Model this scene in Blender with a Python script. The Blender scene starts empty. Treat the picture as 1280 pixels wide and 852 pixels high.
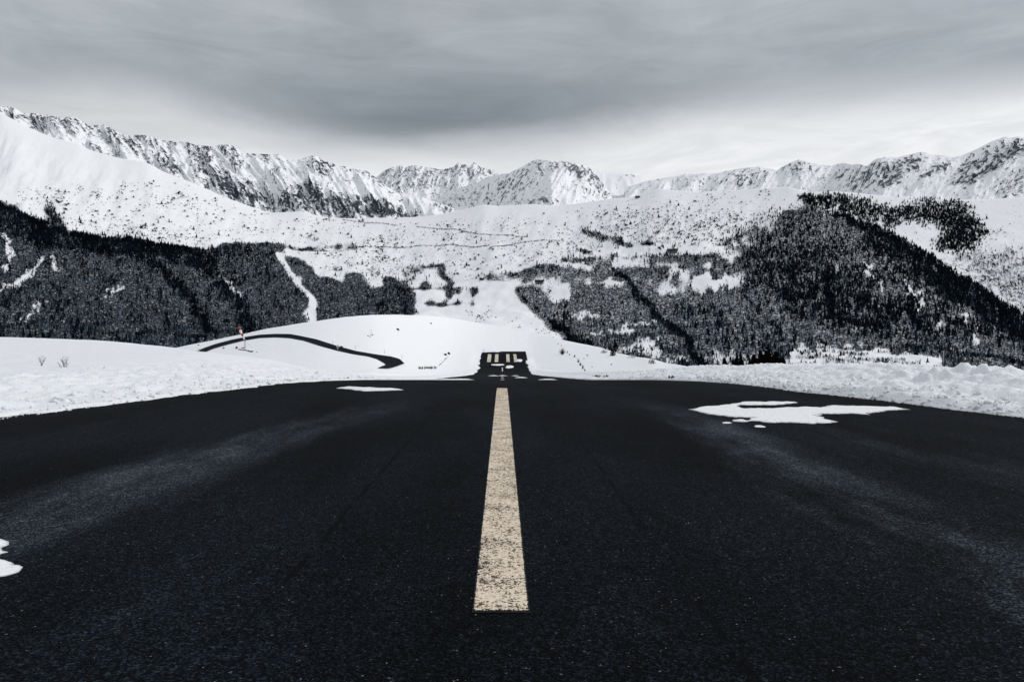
import bpy, bmesh, math, random
import numpy as np
from mathutils import Vector, Matrix

random.seed(7)
RNG = np.random.default_rng(11)
scn = bpy.context.scene
COL = scn.collection
F, CX, HY, EYE = 995.0, 628.0, 417.0, 1.48      # focal length in pixels of a 1280 frame, horizon, eye height


# ------------------------------------------------------------------ noise
def _h(ix, iy, seed):
    h = (ix.astype(np.int64) * 374761393 + iy.astype(np.int64) * 668265263 + seed * 974634777) & 0xFFFFFFFF
    h = ((h ^ (h >> 13)) * 1274126177) & 0xFFFFFFFF
    h = (h ^ (h >> 16)) & 0xFFFFFFFF
    return h.astype(np.float64) / 4294967295.0


def perlin(x, y, seed=0):
    x = np.asarray(x, float); y = np.asarray(y, float)
    x, y = np.broadcast_arrays(x, y)
    ix = np.floor(x); iy = np.floor(y)
    fx = x - ix; fy = y - iy
    ux = fx * fx * fx * (fx * (fx * 6 - 15) + 10); uy = fy * fy * fy * (fy * (fy * 6 - 15) + 10)

    def g(dx, dy):
        a = _h(ix + dx, iy + dy, seed) * 2 * math.pi
        return np.cos(a) * (fx - dx) + np.sin(a) * (fy - dy)
    a = g(0, 0) * (1 - ux) + g(1, 0) * ux
    b = g(0, 1) * (1 - ux) + g(1, 1) * ux
    return (a * (1 - uy) + b * uy) * 1.5


def fbm(x, y, octv=4, seed=0, gain=.5, lac=2.03):
    s = 0.; a = 1.; n = 0.
    for k in range(octv):
        s = s + a * perlin(x * lac ** k + 17.3 * k, y * lac ** k - 9.1 * k, seed + k)
        n += a; a *= gain
    return s / n


def billow(x, y, octv=3, seed=0, gain=.5):
    s = 0.; a = 1.; n = 0.
    for k in range(octv):
        s = s + a * np.abs(perlin(x * 2.1 ** k + 5.7 * k, y * 2.1 ** k, seed + k))
        n += a; a *= gain
    return s / n


def ridged(x, y, octv=4, seed=0, gain=.55):
    s = 0.; a = 1.; n = 0.
    for k in range(octv):
        s = s + a * (1 - 1.6 * np.abs(perlin(x * 2.07 ** k + 3.1 * k, y * 2.07 ** k, seed + k)))
        n += a; a *= gain
    return s / n


def sstep(a, b, x):
    t = np.clip((np.asarray(x, float) - a) / (b - a), 0, 1)
    return t * t * (3 - 2 * t)


def smax(a, b, k):
    h = np.clip(.5 + .5 * (a - b) / k, 0, 1)
    return b * (1 - h) + a * h + k * h * (1 - h)


def pl(pts):
    a = np.array(pts, float)
    return lambda x: np.interp(x, a[:, 0], a[:, 1])


def smooth_pl(pts, width=20.):
    f = pl(pts)
    offs = np.linspace(-1, 1, 9) * width
    w = 1 - np.abs(np.linspace(-1, 1, 9)) * .9

    def g(x):
        x = np.asarray(x, float)
        return sum(wi * f(x + o) for o, wi in zip(offs, w)) / w.sum()
    return g


def unproj(px, py, D):
    return np.stack([(px - CX) / F * D, D + 0 * px, EYE - (py - HY) / F * D], -1)


# ------------------------------------------------------------------ objects
def tag(o, label=None, cat=None, group=None, kind=None):
    if label: o['label'] = label
    if cat: o['category'] = cat
    if group: o['group'] = group
    if kind: o['kind'] = kind
    return o


def link(o, parent=None):
    COL.objects.link(o)
    if parent is not None: o.parent = parent
    return o


def mesh_obj(name, V, faces, mat, parent=None, smooth=True, attrs=None, loc=None):
    V = np.asarray(V, float).reshape(-1, 3)
    me = bpy.data.meshes.new(name)
    if isinstance(faces, np.ndarray):
        n, k = faces.shape
        me.vertices.add(len(V)); me.vertices.foreach_set('co', V.astype(np.float32).ravel())
        me.loops.add(n * k); me.loops.foreach_set('vertex_index', faces.astype(np.int32).ravel())
        me.polygons.add(n)
        me.polygons.foreach_set('loop_start', np.arange(0, n * k, k, dtype=np.int32))
        me.polygons.foreach_set('loop_total', np.full(n, k, dtype=np.int32))
        me.update(calc_edges=True)
    else:
        me.from_pydata([tuple(v) for v in V], [], [tuple(f) for f in faces]); me.update()
    me.polygons.foreach_set('use_smooth', np.full(len(me.polygons), smooth))
    for an, av in (attrs or {}).items():
        a = me.attributes.new(an, 'FLOAT', 'POINT')
        a.data.foreach_set('value', np.asarray(av, np.float32).ravel())
    if mat: me.materials.append(mat)
    o = bpy.data.objects.new(name, me)
    if loc is not None: o.location = loc
    return link(o, parent)


def empty(name, loc, rz=0.):
    o = bpy.data.objects.new(name, None)
    o.empty_display_size = .2
    o.location = loc; o.rotation_euler = (0, 0, rz)
    return link(o)


def grid_faces(nr, nc):
    i = np.arange(nr * nc).reshape(nr, nc)
    return np.stack([i[:-1, :-1], i[:-1, 1:], i[1:, 1:], i[1:, :-1]], -1).reshape(-1, 4)


def grid_cut(V, faces, keep):
    f = faces[keep]
    used = np.unique(f)
    m = np.full(len(V), -1); m[used] = np.arange(len(used))
    return V[used], m[f], used


class MB:
    """collects tubes, boxes and cones for one mesh"""
    def __init__(s): s.v = []; s.f = []

    def ring_tube(s, pts, rads, n=6, cap=True):
        pts = [Vector(p) for p in pts]
        base = len(s.v)
        for i, p in enumerate(pts):
            d = (pts[min(i + 1, len(pts) - 1)] - pts[max(i - 1, 0)]).normalized()
            a = d.orthogonal().normalized() if abs(d.z) < .99 else Vector((1, 0, 0))
            if abs(d.z) >= .99: a = (a - d * a.dot(d)).normalized()
            b = d.cross(a)
            for k in range(n):
                t = 2 * math.pi * k / n
                s.v.append(p + (a * math.cos(t) + b * math.sin(t)) * rads[i])
        for i in range(len(pts) - 1):
            for k in range(n):
                k2 = (k + 1) % n
                s.f.append((base + i * n + k, base + i * n + k2, base + (i + 1) * n + k2, base + (i + 1) * n + k))
        if cap:
            s.f.append(tuple(base + k for k in range(n))[::-1])
            s.f.append(tuple(base + (len(pts) - 1) * n + k for k in range(n)))

    def box(s, c, size, rz=0.):
        base = len(s.v); R = Matrix.Rotation(rz, 3, 'Z')
        for dx in (-.5, .5):
            for dy in (-.5, .5):
                for dz in (-.5, .5):
                    s.v.append(Vector(c) + R @ Vector((dx * size[0], dy * size[1], dz * size[2])))
        for q in ((0, 1, 3, 2), (4, 6, 7, 5), (0, 4, 5, 1), (2, 3, 7, 6), (0, 2, 6, 4), (1, 5, 7, 3)):
            s.f.append(tuple(base + i for i in q))

    def tri(s, a, b, c):
        base = len(s.v); s.v += [Vector(a), Vector(b), Vector(c)]; s.f.append((base, base + 1, base + 2))

    def quad(s, a, b, c, d):
        base = len(s.v); s.v += [Vector(p) for p in (a, b, c, d)]; s.f.append((base, base + 1, base + 2, base + 3))

    def build(s, name, mat, parent=None, smooth=False, loc=None):
        return mesh_obj(name, np.array([tuple(v) for v in s.v]), s.f, mat, parent, smooth, loc=loc)


# ------------------------------------------------------------------ materials
class N:
    def __init__(s, name):
        s.m = bpy.data.materials.new(name); s.m.use_nodes = True
        s.t = s.m.node_tree; s.t.nodes.clear()
        s.out = s.n('ShaderNodeOutputMaterial')
        s.p = s.n('ShaderNodeBsdfPrincipled')
        s.l(s.p.outputs[0], s.out.inputs[0])

    def n(s, typ, **kw):
        x = s.t.nodes.new(typ)
        for k, v in kw.items(): setattr(x, k, v)
        return x

    def l(s, a, b): s.t.links.new(a, b)

    def val(s, sock, v):
        if hasattr(v, 'links'): s.l(v, sock)
        else: sock.default_value = v

    def math(s, op, a, b=0., c=0., clamp=False):
        x = s.n('ShaderNodeMath', operation=op, use_clamp=clamp)
        s.val(x.inputs[0], a); s.val(x.inputs[1], b); s.val(x.inputs[2], c)
        return x.outputs[0]

    def vmul(s, v, k):
        x = s.n('ShaderNodeVectorMath', operation='MULTIPLY')
        s.l(v, x.inputs[0]); x.inputs[1].default_value = k
        return x.outputs[0]

    def pos(s): return s.n('ShaderNodeNewGeometry').outputs['Position']

    def obj(s): return s.n('ShaderNodeTexCoord').outputs['Object']

    def noise(s, v, scale, detail=3., rough=.55, dist=0.):
        x = s.n('ShaderNodeTexNoise'); s.l(v, x.inputs['Vector'])
        x.inputs['Scale'].default_value = scale; x.inputs['Detail'].default_value = detail
        x.inputs['Roughness'].default_value = rough; x.inputs['Distortion'].default_value = dist
        return x.outputs[0]

    def voro(s, v, scale, out='Color', feature='F1'):
        x = s.n('ShaderNodeTexVoronoi', feature=feature); s.l(v, x.inputs['Vector'])
        x.inputs['Scale'].default_value = scale
        return x.outputs[out]

    def attr(s, name): return s.n('ShaderNodeAttribute', attribute_name=name).outputs['Fac']

    def step(s, v, a, b):
        x = s.n('ShaderNodeMapRange', interpolation_type='SMOOTHSTEP')
        s.val(x.inputs[0], v); x.inputs[1].default_value = a; x.inputs[2].default_value = b
        return x.outputs[0]

    def mix(s, f, a, b):
        x = s.n('ShaderNodeMix', data_type='RGBA')
        s.val(x.inputs['Factor'], f); s.val(x.inputs[6], a); s.val(x.inputs[7], b)
        return x.outputs[2]

    def bump(s, h, dist, strength=1., normal=None):
        x = s.n('ShaderNodeBump'); s.l(h, x.inputs['Height'])
        x.inputs['Distance'].default_value = dist; x.inputs['Strength'].default_value = strength
        if normal is not None: s.l(normal, x.inputs['Normal'])
        return x.outputs[0]

    def fin(s, color, rough=.8, spec=.2, normal=None):
        s.val(s.p.inputs['Base Color'], color); s.val(s.p.inputs['Roughness'], rough)
        s.val(s.p.inputs['Specular IOR Level'], spec)
        if normal is not None: s.l(normal, s.p.inputs['Normal'])
        return s.m


def C4(r, g, b): return (r, g, b, 1.)


SNOW = C4(.86, .872, .89)


def flat_mat(name, c, rough=.7, spec=.3, var=.25, scale=6.):
    k = N(name)
    n = k.noise(k.obj(), scale, 3)
    dark = C4(*[x * (1 - var) for x in c]); light = C4(*[min(1, x * (1 + var)) for x in c])
    return k.fin(k.mix(k.step(n, .3, .7), dark, light), rough, spec)


def mat_snow_near():
    k = N('plowed_snow'); p = k.pos()
    e = k.attr('edge')
    n1 = k.noise(p, 3.5, 4); n2 = k.noise(p, 22., 3); n3 = k.noise(p, 9., 5, .7)
    dirt = k.math('MULTIPLY', k.step(n3, .59, .74), e)
    c = k.mix(k.step(n1, .3, .7), SNOW, C4(.80, .83, .87))
    c = k.mix(k.math('MULTIPLY', dirt, .7), c, C4(.30, .30, .30))
    b = k.bump(k.noise(p, 40., 3), .02, .5, k.bump(n2, .06, .5))
    return k.fin(c, .65, .25, b)


def mat_snow_patch():
    k = N('old_snow'); p = k.pos()
    n3 = k.noise(p, 14., 5, .7)
    c = k.mix(k.math('MULTIPLY', k.step(n3, .57, .66), .7), C4(.86, .87, .885), C4(.35, .35, .35))
    ic = k.step(k.math('ADD', k.attr('edge'), k.math('SUBTRACT', k.noise(p, 9., 4, .7), .5)), .55, 1.05)
    c = k.mix(k.math('MULTIPLY', ic, .75), c, C4(.20, .22, .245))
    return k.fin(c, .6, .25, k.bump(k.noise(p, 30., 3), .02, .5))


def asphalt_nodes(k, p, far=False):
    """dark chipped asphalt: returns colour, normal"""
    sp = k.n('ShaderNodeSeparateXYZ'); k.l(p, sp.inputs[0]); x, y = sp.outputs[0], sp.outputs[1]
    v = k.voro(p, 95.)
    gc = k.n('ShaderNodeSeparateColor'); k.l(k.voro(k.vmul(p, (1., .6, 1.)), 30.), gc.inputs[0]); g3 = gc.outputs[0]
    grain = k.n('ShaderNodeSeparateColor'); k.l(v, grain.inputs[0])
    g1 = grain.outputs[0]; g2 = grain.outputs[1]
    fine = k.noise(p, 160., 2)
    big = k.noise(k.vmul(p, (.5, .13, .5)), 1., 5, .6)
    mid = k.noise(k.vmul(p, (1., .35, 1.)), 2.2, 5, .65)

    def band(x0, w, skew=0.):
        xx = k.math('SUBTRACT', x, x0)
        if skew: xx = k.math('SUBTRACT', xx, k.math('MULTIPLY', k.math('SUBTRACT', y, 9.), skew))
        xx = k.math('ADD', xx, k.math('MULTIPLY', k.math('SUBTRACT', mid, .5), .9))
        return k.step(k.math('ABSOLUTE', xx), w, w * .1)
    dust = k.math('ADD', k.math('MULTIPLY', band(3.25, .85), 1.0), k.math('MULTIPLY', band(-3.5, 1.05, .16), 1.0), clamp=True)
    dust = k.math('ADD', dust, k.math('MULTIPLY', band(5.4, .8), .30), clamp=True)
    dust = k.math('MULTIPLY', dust, k.step(k.math('ADD', big, k.math('MULTIPLY', mid, .5)), .50, .95))
    fade = k.math('MULTIPLY', k.step(y, 19., 9.), k.step(y, -8., 2.))
    dust = k.math('MULTIPLY', dust, fade)
    dust = k.math('ADD', dust, k.math('MULTIPLY', k.step(mid, .56, .75), .10))
    lum = k.math('MULTIPLY_ADD', k.math('POWER', g1, 4.), 2.7, .22)
    lum = k.math('MULTIPLY', lum, k.math('MULTIPLY_ADD', k.math('POWER', g3, 3.), .6, .85))
    lum = k.math('MULTIPLY', lum, k.math('MULTIPLY_ADD', fine, 1.0, .5))
    lum = k.math('MULTIPLY', lum, k.math('MULTIPLY_ADD', k.step(big, .3, .7), 1.1, .45))
    base = k.mix(dust, C4(.0060, .0085, .0118), C4(.056, .069, .084))
    sc = k.n('ShaderNodeVectorMath', operation='SCALE'); k.l(base, sc.inputs[0]); k.l(lum, sc.inputs['Scale'])
    col = sc.outputs[0]
    # paving joints running along the strip
    for x0 in (-1.3, 1.08, -4.9, 4.75):
        xx = k.math('ADD', k.math('SUBTRACT', x, x0), k.math('MULTIPLY', k.math('SUBTRACT', k.noise(p, .8, 4), .5), .10))
        j = k.math('MULTIPLY', k.step(k.math('ABSOLUTE', xx), .034, .006), k.step(k.noise(p, 1.3, 3), .36, .55))
        col = k.mix(k.math('MULTIPLY', j, .85), col, C4(.0012, .0018, .0025))
    # rare pale chips
    chip = k.math('MULTIPLY', k.math('GREATER_THAN', g2, .9962), k.math('GREATER_THAN', fine, .56))
    col = k.mix(chip, col, C4(.30, .31, .32))
    h = k.math('ADD', k.voro(p, 95., 'Distance'), k.math('MULTIPLY', fine, .5))
    nrm = k.bump(h, .006, .55)
    return col, nrm, g1, fine


def mat_asphalt():
    k = N('chipped_asphalt')
    col, nrm, g, f = asphalt_nodes(k, k.pos())
    return k.fin(col, .9, .03, nrm)


def mat_paint():
    k = N('worn_line_paint'); p = k.pos()
    col, nrm, g, fine = asphalt_nodes(k, p)
    sp = k.n('ShaderNodeSeparateXYZ'); k.l(p, sp.inputs[0])
    pit = k.noise(p, 72., 4, .68); pit2 = k.noise(p, 30., 3); wear = k.noise(p, 3.5, 3); pit3 = k.noise(k.vmul(p, (1., .4, 1.)), 22., 4, .7)
    edge = k.attr('edge')
    m = k.math('ADD', pit, k.math('MULTIPLY', k.math('SUBTRACT', pit2, .5), .5))
    m = k.math('ADD', m, k.math('MULTIPLY', k.math('SUBTRACT', wear, .5), .30))
    m = k.math('ADD', m, k.math('MULTIPLY', k.math('SUBTRACT', pit3, .5), .28))
    m = k.math('SUBTRACT', m, k.math('MULTIPLY', edge, .45))
    mask = k.step(m, .405, .485)
    tone = k.mix(k.noise(p, 120., 2), C4(.54, .41, .295), C4(1., .90, .74))
    tone = k.mix(k.step(k.noise(p, 55., 2), .62, .75), tone, C4(.33, .23, .155))
    c = k.mix(mask, col, tone)
    h = k.math('ADD', k.math('MULTIPLY', mask, 1.), pit)
    return k.fin(c, .8, .15, k.bump(h, .006, .8))


def mat_key_paint():
    k = N('pale_marking_paint'); p = k.pos()
    m = k.step(k.noise(p, 1.3, 5, .75), .36, .55)
    return k.fin(k.mix(m, C4(.02, .022, .026), C4(.74, .66, .55)), .8, .15)


def mat_mountain(name, rock, fine_scale, amp=.55, rock2=None, litter=False, streak=(1, 1, .5), skew=24.):
    k = N(name); p = k.pos()
    r = k.attr('rock')
    mp = k.n('ShaderNodeMapping'); mp.inputs['Rotation'].default_value = (.15, math.radians(skew), 0); mp.inputs['Scale'].default_value = streak
    k.l(p, mp.inputs['Vector']); ps = mp.outputs[0]
    n = k.noise(ps, fine_scale, 7, .70, .4)
    n2 = k.noise(ps, fine_scale * 4.3, 4, .7)
    m = k.math('ADD', r, k.math('MULTIPLY', k.math('SUBTRACT', n, .5), amp * 2.2))
    m = k.math('ADD', m, k.math('MULTIPLY', k.math('SUBTRACT', n2, .5), amp * 1.3))
    mask = k.step(m, .46, .58)
    rock2 = rock2 or tuple(x * 2.6 for x in rock)
    rc = k.mix(k.step(k.noise(p, fine_scale * 3.2, 5, .75), .36, .60), C4(*rock), C4(*rock2))
    rc = k.mix(k.step(k.noise(ps, fine_scale * 7., 3, .7), .60, .72), rc, C4(.42, .44, .47))
    sn = k.mix(k.noise(p, fine_scale * .22, 3), C4(.83, .852, .885), C4(.875, .885, .905))
    c = k.mix(mask, sn, rc)
    if litter:
        lt = k.attr('litter')
        ln = k.noise(k.vmul(p, (1, 1, .5)), .16, 5, .75)
        lm = k.step(k.math('ADD', k.math('MULTIPLY', lt, .9), k.math('MULTIPLY', k.math('SUBTRACT', ln, .5), 1.5)), .32, .62)
        lc = k.mix(k.noise(p, .2, 3), C4(.004, .007, .011), C4(.030, .042, .056))
        c = k.mix(lm, c, lc)
    return k.fin(c, .9, .05, k.bump(n, 6. * .03 / fine_scale, .6))


def mat_tree(name, lo, hi):
    k = N(name)
    t = k.attr('tint')
    return k.fin(k.mix(t, C4(*lo), C4(*hi)), .9, .03)


M = {}
M['snow'] = mat_snow_near()
M['patch'] = mat_snow_patch()
M['asphalt'] = mat_asphalt()
M['paint'] = mat_paint()
M['keys'] = mat_key_paint()
M['road'] = flat_mat('access_road_asphalt', (.007, .010, .014), .9, .03, .3, .4)
M['bare'] = mat_tree('bare_twigs', (.002, .005, .009), (.205, .295, .385))
M['fir'] = mat_tree('dark_needles', (.0012, .0028, .005), (.009, .015, .022))
M['fir_near'] = flat_mat('fir_needles', (.0045, .0052, .0035), .8, .1, .6, 3.)
M['bark'] = flat_mat('bark', (.03, .026, .022), .9, .1, .4, 8.)
M['twig'] = flat_mat('twig_bark', (.045, .04, .038), .9, .1, .4, 30.)
M['sock_red'] = flat_mat('red_sock_fabric', (.33, .045, .045), .8, .1, .2, 4.)
M['sock_white'] = flat_mat('white_sock_fabric', (.75, .72, .72), .8, .1, .1, 4.)
M['steel'] = flat_mat('galvanised_steel', (.28, .29, .31), .5, .4, .2, 10.)
M['dark'] = flat_mat('bare_earth_and_rock', (.016, .017, .019), .9, .1, .5, 3.)
M['wood'] = flat_mat('weathered_wood', (.06, .052, .048), .9, .1, .3, 4.)
M['stone'] = flat_mat('chalet_wall', (.16, .155, .15), .9, .1, .3, .8)
M['grass'] = flat_mat('dead_grass', (.10, .085, .06), .9, .1, .5, 9.)

# ------------------------------------------------------------------ the strip and the snow round it
_y = np.arange(-40, 560, 1.)
_zr = np.interp(_y, [-40, 14, 20, 26, 32, 43, 50, 80, 110, 160, 200, 222, 240, 260, 280, 300, 340, 560],
                [0, 0, -.02, -.16, -.42, -1.0, -1.5, -3.1, -4.55, -6.95, -8.75, -9.45, -9.05, -7.5, -5.25, -2.6, 3.5, -40])
_ker = np.array([1, 2, 3, 2, 1.]) / 9
_zr = np.convolve(np.pad(_zr, 2, 'edge'), _ker, 'valid')


def zr(y): return np.interp(y, _y, _zr)


_zb = np.where(_y > 222, np.minimum(_zr, -9.45 - (_y - 222) * .06), _zr)


def zbase(y): return np.interp(y, _y, _zb)


hill_ridge = smooth_pl([(-200, 520), (0, 482), (150, 450), (200, 439), (230, 432), (270, 424), (300, 418), (330, 411), (365, 405), (400, 400),
                        (430, 396), (470, 393.5), (510, 393), (540, 394), (570, 398), (600, 403), (650, 412), (690, 421), (720, 428),
                        (750, 434), (770, 440.5), (790, 445), (815, 448), (830, 453.5), (860, 458), (900, 466), (1000, 490), (1400, 560)], 7)
hill_Dr = smooth_pl([(0, 160), (230, 170), (300, 180), (400, 190), (470, 212), (560, 310), (600, 332), (660, 340), (750, 290), (830, 190), (900, 120), (1100, 90)], 30)
hill_fp = smooth_pl([(0, 500), (230, 464), (300, 463), (400, 464), (500, 467), (560, 469), (600, 467), (660, 467), (750, 469), (830, 468), (900, 478), (1000, 500), (1400, 570)], 20)
hill_Df = smooth_pl([(0, 90), (300, 90), (400, 92), (470, 110), (555, 200), (590, 214), (670, 215), (750, 150), (830, 95), (900, 70), (1100, 60)], 25)


def hill(px, D):
    Dr, Df, fp, rp = hill_Dr(px), hill_Df(px), hill_fp(px), hill_ridge(px)
    t = (D - Df) / (Dr - Df)
    tc = np.clip(t, 0, 1)
    g = tc ** 1.35
    py = fp + (rp - fp) * g
    z = EYE - (py - HY) / F * D
    zf = EYE - (fp - HY) / F * Df
    z = np.where(t < 0, zf - .07 * (Df - D), z)
    ov = np.maximum(D - Dr, 0)
    zrg = EYE - (rp - HY) / F * Dr
    z = np.where(t > 1, zrg - .0016 * ov ** 2 - .02 * ov, z)
    z = np.where(ov > 100, zrg - 18 - .34 * (ov - 100), z)
    return z


LUMPS = [(1160, 18.7, .23, .20), (1147, 18.9, .16, .06), (1190, 18.6, .36, .17), (1205, 18.5, .18, .14), (1213, 18.4, .10, .08), (1228, 18.3, .15, .17), (1174, 18.6, .2, .10),
         (1250, 18.1, .30, .07), (1275, 17.8, .3, .05), (1112, 20.0, .4, .06), (1080, 21.3, .4, .05), (1135, 19.6, .3, .05)]


def ground(x, y, detail=True):
    """height of the snow surface, dipping under the asphalt inside the strip"""
    D = np.maximum(y, 2.)
    px = CX + F * x / D
    en = .32 * fbm(x * .35, y * .22, 4, 40) + .26 * fbm(x * 1.5, y * .8, 4, 45)
    en = en + (.9 * fbm(y * .11, np.sign(x) * 3.3, 4, 47) + .5 * fbm(y * .5, np.sign(x) * 1.7, 3, 48)) * sstep(140, 230, y)
    eL = 7.42 + np.clip(22 - y, 0, 14) * .155
    eR = 7.80 + np.clip(21 - y, 0, 14) * .20
    sl = -x - eL + en * 1.3
    sr = x - eR + en * .8
    rough = 1. if detail else 0.
    # left: thin ragged edge, low bank, then a gentle shoulder
    bank_l = .07 * sstep(-.03, .12, sl) + .16 * sstep(.1, 1.4, sl) + .26 * sstep(1.0, 3.6, sl) + .55 * sstep(3.5, 30, sl)
    ys = 24 + np.clip(sl, 0, 60) * 1.35
    dy = np.maximum(y - ys, 0)
    drop_l = np.where(dy < 24, .0025 * dy ** 2, .0025 * 576 + .12 * (dy - 24))
    zl_plat = bank_l - drop_l
    w = sstep(1.5, 8., sl)
    zl = (zbase(y) + np.minimum(bank_l, .55)) * (1 - w) + np.minimum(zl_plat, 9) * w
    # right: steep ploughed bank, then the ground falls away
    bank_r = .20 * sstep(-.04, .35, sr) + .22 * sstep(.2, 1.5, sr) + .28 * sstep(1.1, 2.9, sr)
    bank_r = bank_r * (.93 + .22 * sstep(34, 50, y)) - .10 * np.clip(sr - 3.6, 0, 400) - .0004 * np.clip(sr - 3.6, 0, 100) ** 2
    zrr = zbase(y) + bank_r
    if detail:
        ml = sstep(.05, .8, sl) * (1 - .8 * sstep(3.0, 6.0, sl)) * (1 - sstep(60, 140, y))
        b1 = billow(x * 1.1, y * .9, 3, 60); b2 = fbm(x * 4.2, y * 4.2, 3, 64)
        b0 = fbm(x * .45, y * .3, 3, 71)
        zl = zl + ml * (.15 * (b1 - .33) + .06 * b2 + .12 * b0 + .03 * fbm(x * 11, y * 11, 2, 67))
        zl = zl + sstep(4, 9, sl) * .04 * fbm(x * .25, y * .12, 3, 75) * (1 - sstep(80, 200, y))
        mr = sstep(.0, .5, sr) * (1 - .7 * sstep(4.5, 8.0, sr)) * (1 - sstep(90, 180, y))
        c1 = billow(x * 1.25, y * 1.1, 3, 80); c2 = billow(x * 3.6, y * 3.1, 2, 84); c3 = fbm(x * 8, y * 8, 2, 88)
        zrr = zrr + mr * (.19 * (c1 - .33) + .08 * (c2 - .33) + .05 * c3 + .10 * fbm(x * .4, y * .35, 2, 90))
        for lpx, ld, r, hgt in LUMPS:
            lx = (lpx - CX) / F * ld
            q = ((x - lx) / r) ** 2 + ((y - ld) / (r * 1.25)) ** 2
            q = q * (1 + .35 * fbm(x * 2.2, y * 2.2, 2, int(lpx)))
            zrr = zrr + hgt * np.clip(1 - q, 0, 1) ** .55
    z = np.where(x < 0, zl, zrr)
    # inside the strip the snow dips under the asphalt
    s = np.where(x < 0, sl, sr)
    side = sstep(-.02, .25, s)
    z = np.where(s < 0, zr(y) - .1 - .0016 * D + np.clip(s, -.3, 0) * .25, z)
    h = hill(px, D)
    if detail:
        h = h + .22 * fbm(x * .045, y * .03, 3, 95) * sstep(60, 120, y) + .10 * fbm(x * .25, y * .16, 4, 98) * sstep(60, 120, y)
    far_end = sstep(281.2, 282.6, y + 1.1 * fbm(x * .3, y * 0, 3, 101))
    far_end = np.where(s > 0, sstep(255, 284, y), far_end)
    corridor = (1 - sstep(-.15, 2.2, s - .0035 * D)) * (1 - far_end)
    zz = smax(z, h, .5)
    low = zr(y) - .10 - .0016 * D
    edge_z = low + (zz - low) * sstep(-.1, .5, s)
    zfar = zr(y) + .05 + .6 * sstep(0, 6, s)
    out = np.where(y < 60, zz, zz)
    hills_on = sstep(45, 75, y)
    body = z * (1 - hills_on) + zz * hills_on
    out = np.where(s < 0, low, body)
    # soften the meeting of strip and hill beyond the crest
    near_edge = (1 - sstep(0, 3.5, s)) * hills_on * (1 - far_end)
    lip = zr(y) + .14 * sstep(-.02, .25, s) + .25 * sstep(.2, 3., s) + .1 * fbm(x * .5, y * .2, 2, 104)
    out = np.where(s < 0, low, out * (1 - near_edge) + lip * near_edge)
    past = np.where(y > 279, far_end, 0) * (1 - sstep(.5, 6, s))
    out = out * (1 - past) + h * past
    return out, s


def lines(*seg):
    a = []
    for s0, s1, st in seg:
        n = max(1, int(round((s1 - s0) / st)))
        a.append(np.linspace(s0, s1, n, endpoint=False))
    a.append([seg[-1][1]])
    return np.concatenate(a)


xs = lines((-480, -200, 8), (-200, -80, 1.6), (-80, -40, 1.), (-40, -22, .45), (-22, -13, .14), (-13, -6.2, .055), (-6.2, 6.4, .6),
           (6.4, 13.2, .055), (13.2, 20, .18), (20, 40, .6), (40, 100, 1.6), (100, 480, 8))
ys_ = lines((-16, 6, .8), (6, 9.5, .2), (9.5, 33, .085), (33, 60, .22), (60, 110, .7), (110, 360, 1.2), (360, 560, 8))
XX, YY = np.meshgrid(xs, ys_)
ZZ, SS = ground(XX, YY)
snowV = np.stack([XX, YY, ZZ], -1).reshape(-1, 3)
edgeA = (np.exp(-np.clip(SS, 0, 20) / .55) * .9 + .12 * (SS < 5)).ravel()
snow_field = mesh_obj('snow_field', snowV, grid_faces(len(ys_), len(xs)), M['snow'], attrs={'edge': edgeA})
tag(snow_field, 'ploughed snow banks and smooth snow hill round the dark airstrip', kind='structure')


def gz(x, y):
    return float(ground(np.array([[float(x)]]), np.array([[float(y)]]))[0][0, 0])


_Ds = np.concatenate([np.arange(9, 60, .1), np.arange(60, 420, .4)])


def hit(px, py):
    """first point where the eye ray through (px, py) meets the snow"""
    X = (px - CX) / F * _Ds; Z = EYE - (py - HY) / F * _Ds
    g = np.maximum(ground(X[None], _Ds[None])[0][0], np.where(np.abs(X) < 8, zr(_Ds), -1e9))
    i = np.argmax(g >= Z) if (g >= Z).any() else len(_Ds) - 1
    D = _Ds[i]
    return Vector((X[i], D, max(g[i], Z[i])))


# crumbs and clods along both ploughed edges
ico = bmesh.new(); bmesh.ops.create_icosphere(ico, subdivisions=1, radius=1.)
icoV = np.array([v.co[:] for v in ico.verts]); ico.verts.index_update(); icoF = np.array([[v.index for v in f.verts] for f in ico.faces]); ico.free()


def clods(side, n, smax_, big, label):
    y = RNG.uniform(9, 30, n) ** 1.0; y = np.where(RNG.uniform(0, 1, n) < .3, RNG.uniform(30, 60, n), y)
    s = RNG.exponential(smax_, n) - .08
    eL = 7.42 + np.clip(22 - y, 0, 14) * .155; eR = 7.80 + np.clip(21 - y, 0, 14) * .20
    x = np.where(side < 0, -(eL + s), eR + s)
    g, ss = ground(x[None], y[None]); g = np.maximum(g[0], zr(y)); ss = ss[0]
    ok = (ss > -.12) & (ss < 5); x, y, g, ss = x[ok], y[ok], g[ok], ss[ok]
    n = len(x); r = np.clip(RNG.lognormal(math.log(big), .55, n), .012, .16) * np.where(ss < .05, .6, 1.)
    jit = 1 + RNG.uniform(-.38, .38, (n, len(icoV), 1))
    V = icoV[None] * jit * (r[:, None] * RNG.uniform(.7, 1.3, (n, 3)))[:, None, :] * np.array([1, 1, .75])
    V = V + np.stack([x, y, g + r * .25], -1)[:, None, :]
    Fc = (icoF[None] + (np.arange(n) * len(icoV))[:, None, None]).reshape(-1, 3)
    e = np.repeat(np.where(RNG.uniform(0, 1, n) < .10, 1.6, .25), len(icoV))
    tag(mesh_obj('snow_clods', V.reshape(-1, 3), Fc, M['snow'], smooth=True, attrs={'edge': e}), label, kind='stuff')


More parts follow.
